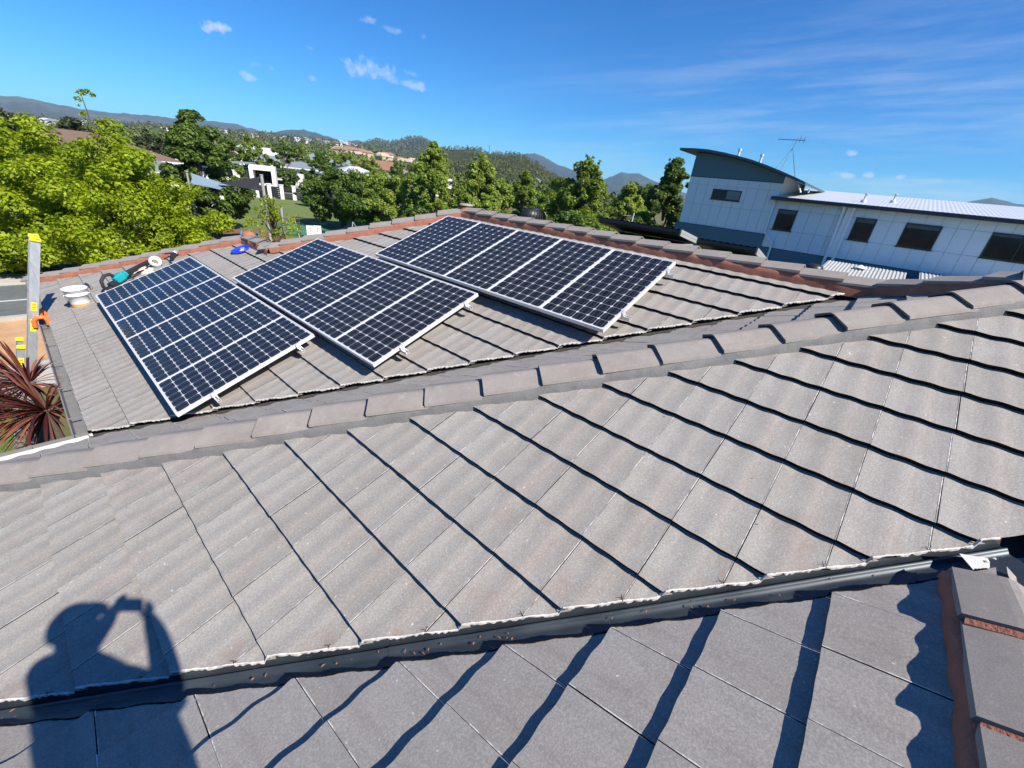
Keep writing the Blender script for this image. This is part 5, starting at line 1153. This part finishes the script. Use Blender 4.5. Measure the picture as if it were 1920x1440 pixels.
L5 = Hill('blue_shoulder_hill', [(46.5, 2.3), (48.3, 3.08), (49.3, 3.37), (50.4, 3.57), (51.6, 3.3), (53.5, 2.57), (54.3, 2.48), (56.4, 1.93), (59, 1.4)], 2400, 4600, far_m, 40, 1.4, 0, 5)
L6 = Hill('blue_double_hill', [(56.5, .8), (58.6, 1.3), (60.6, 2.28), (61.1, 2.63), (62.1, 2.5), (63.2, 2.65), (64.5, 2.21), (66.4, 1.76), (68, 1.24), (71, .9), (78, 1.0), (86, 1.2)], 2600, 5000, far_m, 40, 1.4, 0, 6)
L7 = Hill('lone_peak_hill', [(89.5, .8), (91.9, 1.65), (93.2, 2.69), (94.0, 3.02), (94.8, 3.24), (96, 3.01), (97.2, 2.8), (99.1, 2.48), (103, 2.0), (112, 1.2)], 2600, 5400, far_m, 40, 1.4, 0, 7)
L4 = Hill('wooded_hill', [(33.5, 1.2), (36.8, 2.2), (39.3, 3.0), (41.3, 3.45), (42.1, 3.54), (43.7, 3.6), (44.7, 3.37), (47.7, 3.46), (49, 3.31), (50.3, 2.99), (52.8, 1.91), (54.6, .9), (57, .4)], 230, 780, wood_m, 9, 1.35, .42, 4)
L8 = Hill('suburban_hill', [(-14, .4), (-6, .5), (-.8, .6), (1.4, .64), (4.4, .74), (7.8, 1.0), (11.6, 1.4), (17.2, 1.82), (20.6, 1.95), (23.6, 2.03), (27.9, 2.12), (32.6, 1.8), (37.5, 1.35), (44, .8)], 215, 1250, sub_m, 8, 1.05, .18, 9, 200)

def wood(name, items, mat, cards, size, seed):
    """far trees as one leafy mass: items (x,y,z,h,r)"""
    g = np.random.default_rng(seed); it = np.array(items); n = len(it); N = n*cards
    c = np.repeat(it, cards, 0); d = g.normal(size=(N, 3)); d /= np.linalg.norm(d, axis=1, keepdims=True)
    f = g.uniform(0, 1, N); taper = np.sin(np.pi*np.clip(f*.86+.12, 0, 1))
    p = np.stack([c[:, 0]+d[:, 0]*c[:, 4]*taper, c[:, 1]+d[:, 1]*c[:, 4]*taper, c[:, 2]+c[:, 3]*(.12+.86*f)], 1)
    nr = d*.8+np.array([0, 0, .6]); nr /= np.linalg.norm(nr, axis=1, keepdims=True); t = np.cross(nr, g.normal(size=(N, 3))); t /= np.linalg.norm(t, axis=1, keepdims=True); b = np.cross(nr, t)
    s = (size*c[:, 3]*g.uniform(.6, 1.3, N))[:, None]
    V = np.stack([p-t*s*.5, p+b*s*.36, p+t*s*.5, p-b*s*.36], 1)
    o = link(bpy.data.objects.new(name, quads_mesh(name, V, mat))); o['kind'] = 'stuff'; return o
def wood_leaf(name, a, b_, c):
    t = NT(name); P = t.pos(); n = t.noise(.035, 5, .7, P); r = t.island(); cc = t.ramp(t.math('ADD', t.math('MULTIPLY', n, .75), t.math('MULTIPLY', r, .25)), [(.32, a), (.5, b_), (.68, c)])
    return t.set(cc, .8, 0, .15)
wl1 = wood_leaf('bush_leaves_olive', (.040, .047, .015), (.084, .092, .030), (.145, .15, .052)); wl2 = wood_leaf('bush_leaves_green', (.042, .068, .014), (.088, .125, .026), (.165, .205, .045))
g = np.random.default_rng(77)
def scatter(hill, n, a0, a1, R0, R1, h0, h1, keep=None, bias=1.):
    out = []
    while len(out) < n:
        a = g.uniform(a0, a1); R = R0+(R1-R0)*g.uniform(0, 1)**bias; 
        if keep is not None and not keep(a, R): continue
        h = g.uniform(h0, h1); out.append((R*math.sin(R_(a)), R*math.cos(R_(a)), float(hill.z(a, R))-.3, h, h*g.uniform(.36, .55)))
    return out
clear4 = lambda a, R: fbm(a*.35, R*.012, 31) > -.09 or R > 740
wood('woodland', scatter(L4, 1500, 34, 57, 250, 800, 4, 7.5, clear4, 1.0), wl1, 54, .20, 1)
wood('woodland', scatter(L8, 1050, -8, 44, 230, 620, 4.5, 8.5, None, 1.2), wl2, 46, .22, 2)
wood('woodland', scatter(L8, 1300, -8, 44, 600, 1290, 6, 11, None, .8), wl1, 30, .26, 3)
wood('woodland', scatter(L3, 1300, 25, 44, 1250, 2230, 10, 16, None, .7), wl1, 16, .40, 4)
class Flat:
    def z(s, a, R): return GROUND_Z
wood('woodland', [q for q in scatter(Flat(), 270, -8, 66, 120, 240, 4.5, 7.2, lambda a, R: not (17 < a < 31 and R < 132))], wl2, 90, .17, 5)

# ---- houses on the suburban hill
SM = {}
def far_house_mesh(w, d, hw, hr):
    b = MB(); b.bbox((-w/2, -d/2, -2), (w/2, d/2, hw)); W = b.mesh('far_wall', M['wall_cream'])
    b = MB(); W2, D2, r = w/2+.5, d/2+.5, w/2-d/2*.6; vs = [(-W2, -D2, hw+.01), (W2, -D2, hw+.01), (W2, D2, hw+.01), (-W2, D2, hw+.01), (-r, 0, hw+hr), (r, 0, hw+hr)]
    b.add(vs, [(0, 1, 5, 4), (1, 2, 5), (2, 3, 4, 5), (3, 0, 4)]); return W, b.mesh('far_roof', M['roof_grey'])
kinds = []
for wm, rm in (('wall_white', 'roof_white'), ('wall_cream', 'roof_grey'), ('wall_white', 'roof_terra'), ('wall_tan', 'roof_terra'), ('wall_cream', 'tile_brown'), ('wall_tan', 'wall_tan')):
    a, b_ = far_house_mesh(13, 9, 4.6, 2.2); a.materials[0] = M[wm]; b_.materials[0] = M[rm]; kinds.append((a, b_))
def far_house(az, R, k, hill, label, group, sc=1.):
    z = float(hill.z(az, R)); kd = ('white roof', 'grey roof', 'terracotta roof and white walls', 'terracotta roof and tan walls', 'brown roof', 'tan walls and tan roof')[k]; t = thing('house', label.replace('KIND', kd), 'house', polar(az, R, z), R_(-az+g.uniform(-35, 35)), group+' with '+kd); t.scale = (sc*g.uniform(.8, 1.3), sc, sc*g.uniform(.85, 1.2))
    part('wall', kinds[k][0], t); part('roof', kinds[k][1], t)
for q in range(52):
    az = 15.8+14.6*g.uniform(0, 1)**.9; far_house(az, g.uniform(930, 1225), int(g.choice([0, 0, 0, 1, 1, 2, 4])), L8, 'small house with KIND among trees on the far suburban hillside', 'houses on the far suburban hillside', .95)
for q in range(17):
    az = g.uniform(27.5, 36.8); far_house(az, g.uniform(470, 640), int(g.choice([3, 3, 5, 2, 5])), L8, 'house with KIND in the cluster below the twin-summit hill', 'tan houses below the twin-summit hill', 1.2)
for q in range(9):
    az = g.uniform(-2, 13); far_house(az, g.uniform(700, 1150), int(g.choice([0, 1, 0])), L8, 'tiny house with KIND on the slope above the brown tiled roof', 'houses on the slope above the brown tiled roof')
for q in range(7):
    az = g.uniform(50.5, 55.5); far_house(az, g.uniform(300, 420), int(g.choice([0, 1])), L4, 'house with KIND low on the right flank of the wooded hill', 'houses on the flank of the wooded hill', .7)
t = thing('radio_mast', 'thin mast standing on the crest of the wooded hill', 'mast', polar(44.9, 775, float(L4.z(44.9, 775)))); b = MB(); b.tube([(0, 0, 0), (0, 0, 13)], [.45, .25], 6); part('mast', b.mesh('mast', M['frame_dark']), t)
b = MB()
for k in range(3): b.box((0, 0, 10+k*1.1), (1.2, .2, .5))
part('aerials', b.mesh('mast_aerials', M['frame_dark']), t)

class FlatZ:
    def z(s, a, R): return GROUND_Z
for az, R, k in ((14.6, 120, 4), (19.6, 150, 0), (21.2, 142, 1), (26.4, 140, 1), (28.9, 150, 0), (31.8, 138, 2), (34.4, 150, 1), (37.5, 130, 0), (24.4, 165, 4), (16.8, 160, 0), (13.2, 165, 1)):
    far_house(az, R, k, FlatZ(), 'suburban house with KIND among the trees beyond the side street', 'houses among the trees beyond the side street', .9)
# ------------------------------------------------------------------ the photographer and the phone
def pw(r, bk, z): p = rt0*r - fh*bk; return Vector((p.x, p.y, z))
def ground_A(r, bk): p = pw(r, bk, 0); return FA.surf(p.x, p.y)
J = {}; ED = []; TAGS = {}
def jn(n, p, rad, frm=None, tagm=0):
    J[n] = (p, rad); 
    if frm: ED.append((frm, n)); TAGS[(frm, n)] = tagm
fl, frt = (-.08, .34), (.28, .44); zl, zr = ground_A(*fl), ground_A(*frt)
jn('pelvis', pw(.125, .36, -.60), .225); jn('waist', pw(.125, .35, -.39), .185, 'pelvis', 1); jn('chest', pw(-.02, .33, -.165), .175, 'waist', 1); jn('neckb', pw(-.085, .29, -.025), .095, 'chest', 1)
jn('neck', pw(-.10, .265, .03), .070, 'neckb', 2); jn('head1', pw(-.105, .235, .095), .096, 'neck', 2); jn('head2', pw(-.105, .235, .155), .093, 'head1', 2)
jn('shL', pw(-.215, .31, -.075), .080, 'chest', 1); jn('elL', pw(-.26, .17, -.26), .062, 'shL', 1); jn('wrL', pw(-.17, .06, -.10), .044, 'elL', 2); jn('paL', pw(-.125, .035, -.04), .034, 'wrL', 2)
jn('shR', pw(.12, .29, -.085), .082, 'chest', 1); jn('elR', pw(.150, .15, -.40), .068, 'shR', 1); jn('wrR', pw(.085, .050, -.12), .045, 'elR', 2); jn('paR', pw(.060, .035, -.055), .038, 'wrR', 2)
for s, (fr_, fb), zf, hp in (('L', fl, zl, .0), ('R', frt, zr, .25)):
    jn('hip'+s, pw(hp, .37, -.64), .105, 'pelvis', 3); jn('kn'+s, pw((hp+fr_)/2, (.37+fb)/2-.06, (-.64+zf)/2+.02), .066, 'hip'+s, 3); jn('an'+s, pw(fr_, fb+.03, zf+.10), .048, 'kn'+s, 3); jn('he'+s, pw(fr_, fb+.05, zf+.045), .045, 'an'+s, 4); jn('to'+s, pw(fr_, fb-.17, ground_A(fr_, fb-.17)+.035), .038, 'he'+s, 4)
def finger(hand, n, offs, rad):
    prev = 'pa'+hand
    for k, o in enumerate(offs): nm = f'{n}{hand}{k}'; jn(nm, o, rad*(1-.12*k), prev, 2); prev = nm
for k in range(4):
    zz = -.005+.014*k
    finger('L', f'f{k}', [pw(-.118+.004*k, .012, -.012+.016*k), pw(-.108+.004*k, -.012, .000+.016*k), pw(-.088+.003*k, -.017, .006+.015*k)], .0085)
    finger('R', f'f{k}', [pw(.055-.004*k, .014, -.028+.014*k), pw(.045-.004*k, -.010, -.018+.014*k), pw(.030-.003*k, -.019, -.022+.012*k)], .0085)
finger('L', 't', [pw(-.108, .040, -.015), pw(-.085, .026, .0), pw(-.065, .018, .004)], .010); finger('R', 't', [pw(.045, .040, -.035), pw(.022, .028, -.022), pw(.002, .020, -.016)], .010)
names_ = list(J); ix = {n: k for k, n in enumerate(names_)}
me = bpy.data.meshes.new('body_cage'); me.from_pydata([J[n][0] for n in names_], [(ix[a], ix[b_]) for a, b_ in ED], [])
tmp = link(bpy.data.objects.new('body_cage', me)); md = tmp.modifiers.new('skin', 'SKIN'); md.use_smooth_shade = True
for k, n in enumerate(names_): me.skin_vertices[0].data[k].radius = (J[n][1],)*2
me.skin_vertices[0].data[ix['pelvis']].use_root = True
sb = tmp.modifiers.new('sub', 'SUBSURF'); sb.levels = 2; sb.render_levels = 2
bpy.context.view_layer.update()
body = bpy.data.meshes.new_from_object(tmp.evaluated_get(bpy.context.evaluated_depsgraph_get())); bpy.data.objects.remove(tmp); bpy.data.meshes.remove(me)
M['shirt'] = plain('work_shirt_navy', (.03, .04, .075), .9, 0, .15, 20); M['skin'] = plain('skin', (.45, .26, .18), .55, 0, .06, 20); M['trousers'] = plain('work_trousers', (.07, .065, .06), .9, 0, .15, 15); M['boots'] = plain('boots', (.09, .05, .03), .7, 0, .2, 15)
body.materials.clear()
for k in ('shirt', 'shirt', 'skin', 'trousers', 'boots'): body.materials.append(M[k])
segs = [(np.array(J[a][0]), np.array(J[b_][0]), TAGS[(a, b_)], max(J[a][1], J[b_][1])) for a, b_ in ED]
for p in body.polygons:
    c = np.array(p.center); best = 9; mi = 1
    for A_, B2, tg, rad in segs:
        d = B2-A_; tt = max(0, min(1, (c-A_) @ d/(d @ d+1e-9))); dist = np.linalg.norm(c-A_-d*tt)/rad
        if dist < best: best = dist; mi = tg
    p.material_index = mi
person = thing('person', 'person in navy shirt and cap photographing from the roof, seen as a shadow', 'person', pw(-.08, .38, (zl+zr)/2)); PI_ = Matrix.Translation(-person.location)
part('body', body, person, mat=PI_)
hx = Matrix((rt0, -fh*-1, up0)).transposed(); hc = pw(-.105, .235, .138)
def hp_(r, f, z): return hc + rt0*r + fh*f + up0*z
b = MB(); b.tube([hp_(0, .085, -.03), hp_(0, .108, -.045), hp_(0, .095, -.062)], [.008, .013, .010], 8)
for s in (-1, 1): b.tube([hp_(s*.088, -.01, -.065), hp_(s*.098, -.015, -.035), hp_(s*.092, -.01, -.005)], [.008, .014, .009], 8)
part('nose_and_ears', b.mesh('nose_ears', M['skin']), person, mat=PI_)
for s in (-1, 1): b = MB(); b.lathe([(0, -.011), (.008, -.008), (.011, 0), (.008, .008), (0, .011)], 10, 0, None, hp_(s*.033, .080, -.022)); part('eye', b.mesh('eye', M['white_plastic']), person, mat=PI_)
b = MB(); b.tube([hp_(-.025, .083, -.085), hp_(0, .090, -.087), hp_(.025, .083, -.085)], [.004, .007, .004], 6); part('mouth', b.mesh('mouth', M['mortar_red']), person, mat=PI_)
b = MB(); vs = []; n, m2 = 16, 6
for i in range(m2+1):
    ph = math.pi/2*i/m2
    for k in range(n): a = 2*math.pi*k/n; vs.append(hp_(.104*math.cos(a)*math.cos(ph), .112*math.sin(a)*math.cos(ph), .015+.105*math.sin(ph)))
b.add(vs, [(i*n+k, i*n+(k+1) % n, (i+1)*n+(k+1) % n, (i+1)*n+k) for i in range(m2) for k in range(n)], 0, True)
brim = [hp_(.095*math.cos(a), .07+.085*math.sin(a), .010-.03*math.sin(a)) for a in [math.pi*k/10 for k in range(11)]]; br2 = [p+up0*.006 for p in brim]; b.add(brim+br2, [tuple(range(11)), tuple(range(21, 10, -1))]+[(k, k+1, 12+k, 11+k) for k in range(10)])
part('cap', b.mesh('cap_hat', M['shirt']), person, mat=PI_)
ph = thing('phone', 'black phone held up in both hands in front of the face', 'phone', (0, 0, 0)); b = MB()
pm_ = Matrix((RT, UPV, -FW)).transposed()
b.cbox(pm_ @ Vector((-.050, .010, .014)), (.147, .071, .0078), .002, pm_); part('case', b.mesh('phone_case', M['black']), ph)
b = MB(); b.cbox(pm_ @ Vector((-.050, .010, .0183)), (.141, .065, .0006), .0002, pm_); part('screen', b.mesh('phone_screen', M['glass']), ph)

# ------------------------------------------------------------------ haze
if HAZE > 0:
    hb = MB(); hb.bbox((-9600, -9600, GROUND_Z-2.2), (9600, 9600, 420)); hm = bpy.data.materials.new('haze'); hm.use_nodes = True; hn = hm.node_tree; hn.nodes.clear()
    ho = hn.nodes.new('ShaderNodeOutputMaterial'); hv = hn.nodes.new('ShaderNodeVolumePrincipled'); hv.inputs['Density'].default_value = HAZE; hv.inputs['Color'].default_value = (.50, .76, 1, 1); hv.inputs['Anisotropy'].default_value = .0
    hn.links.new(hv.outputs[0], ho.inputs['Volume']); o = link(bpy.data.objects.new('haze', hb.mesh('haze', hm))); o['kind'] = 'stuff'
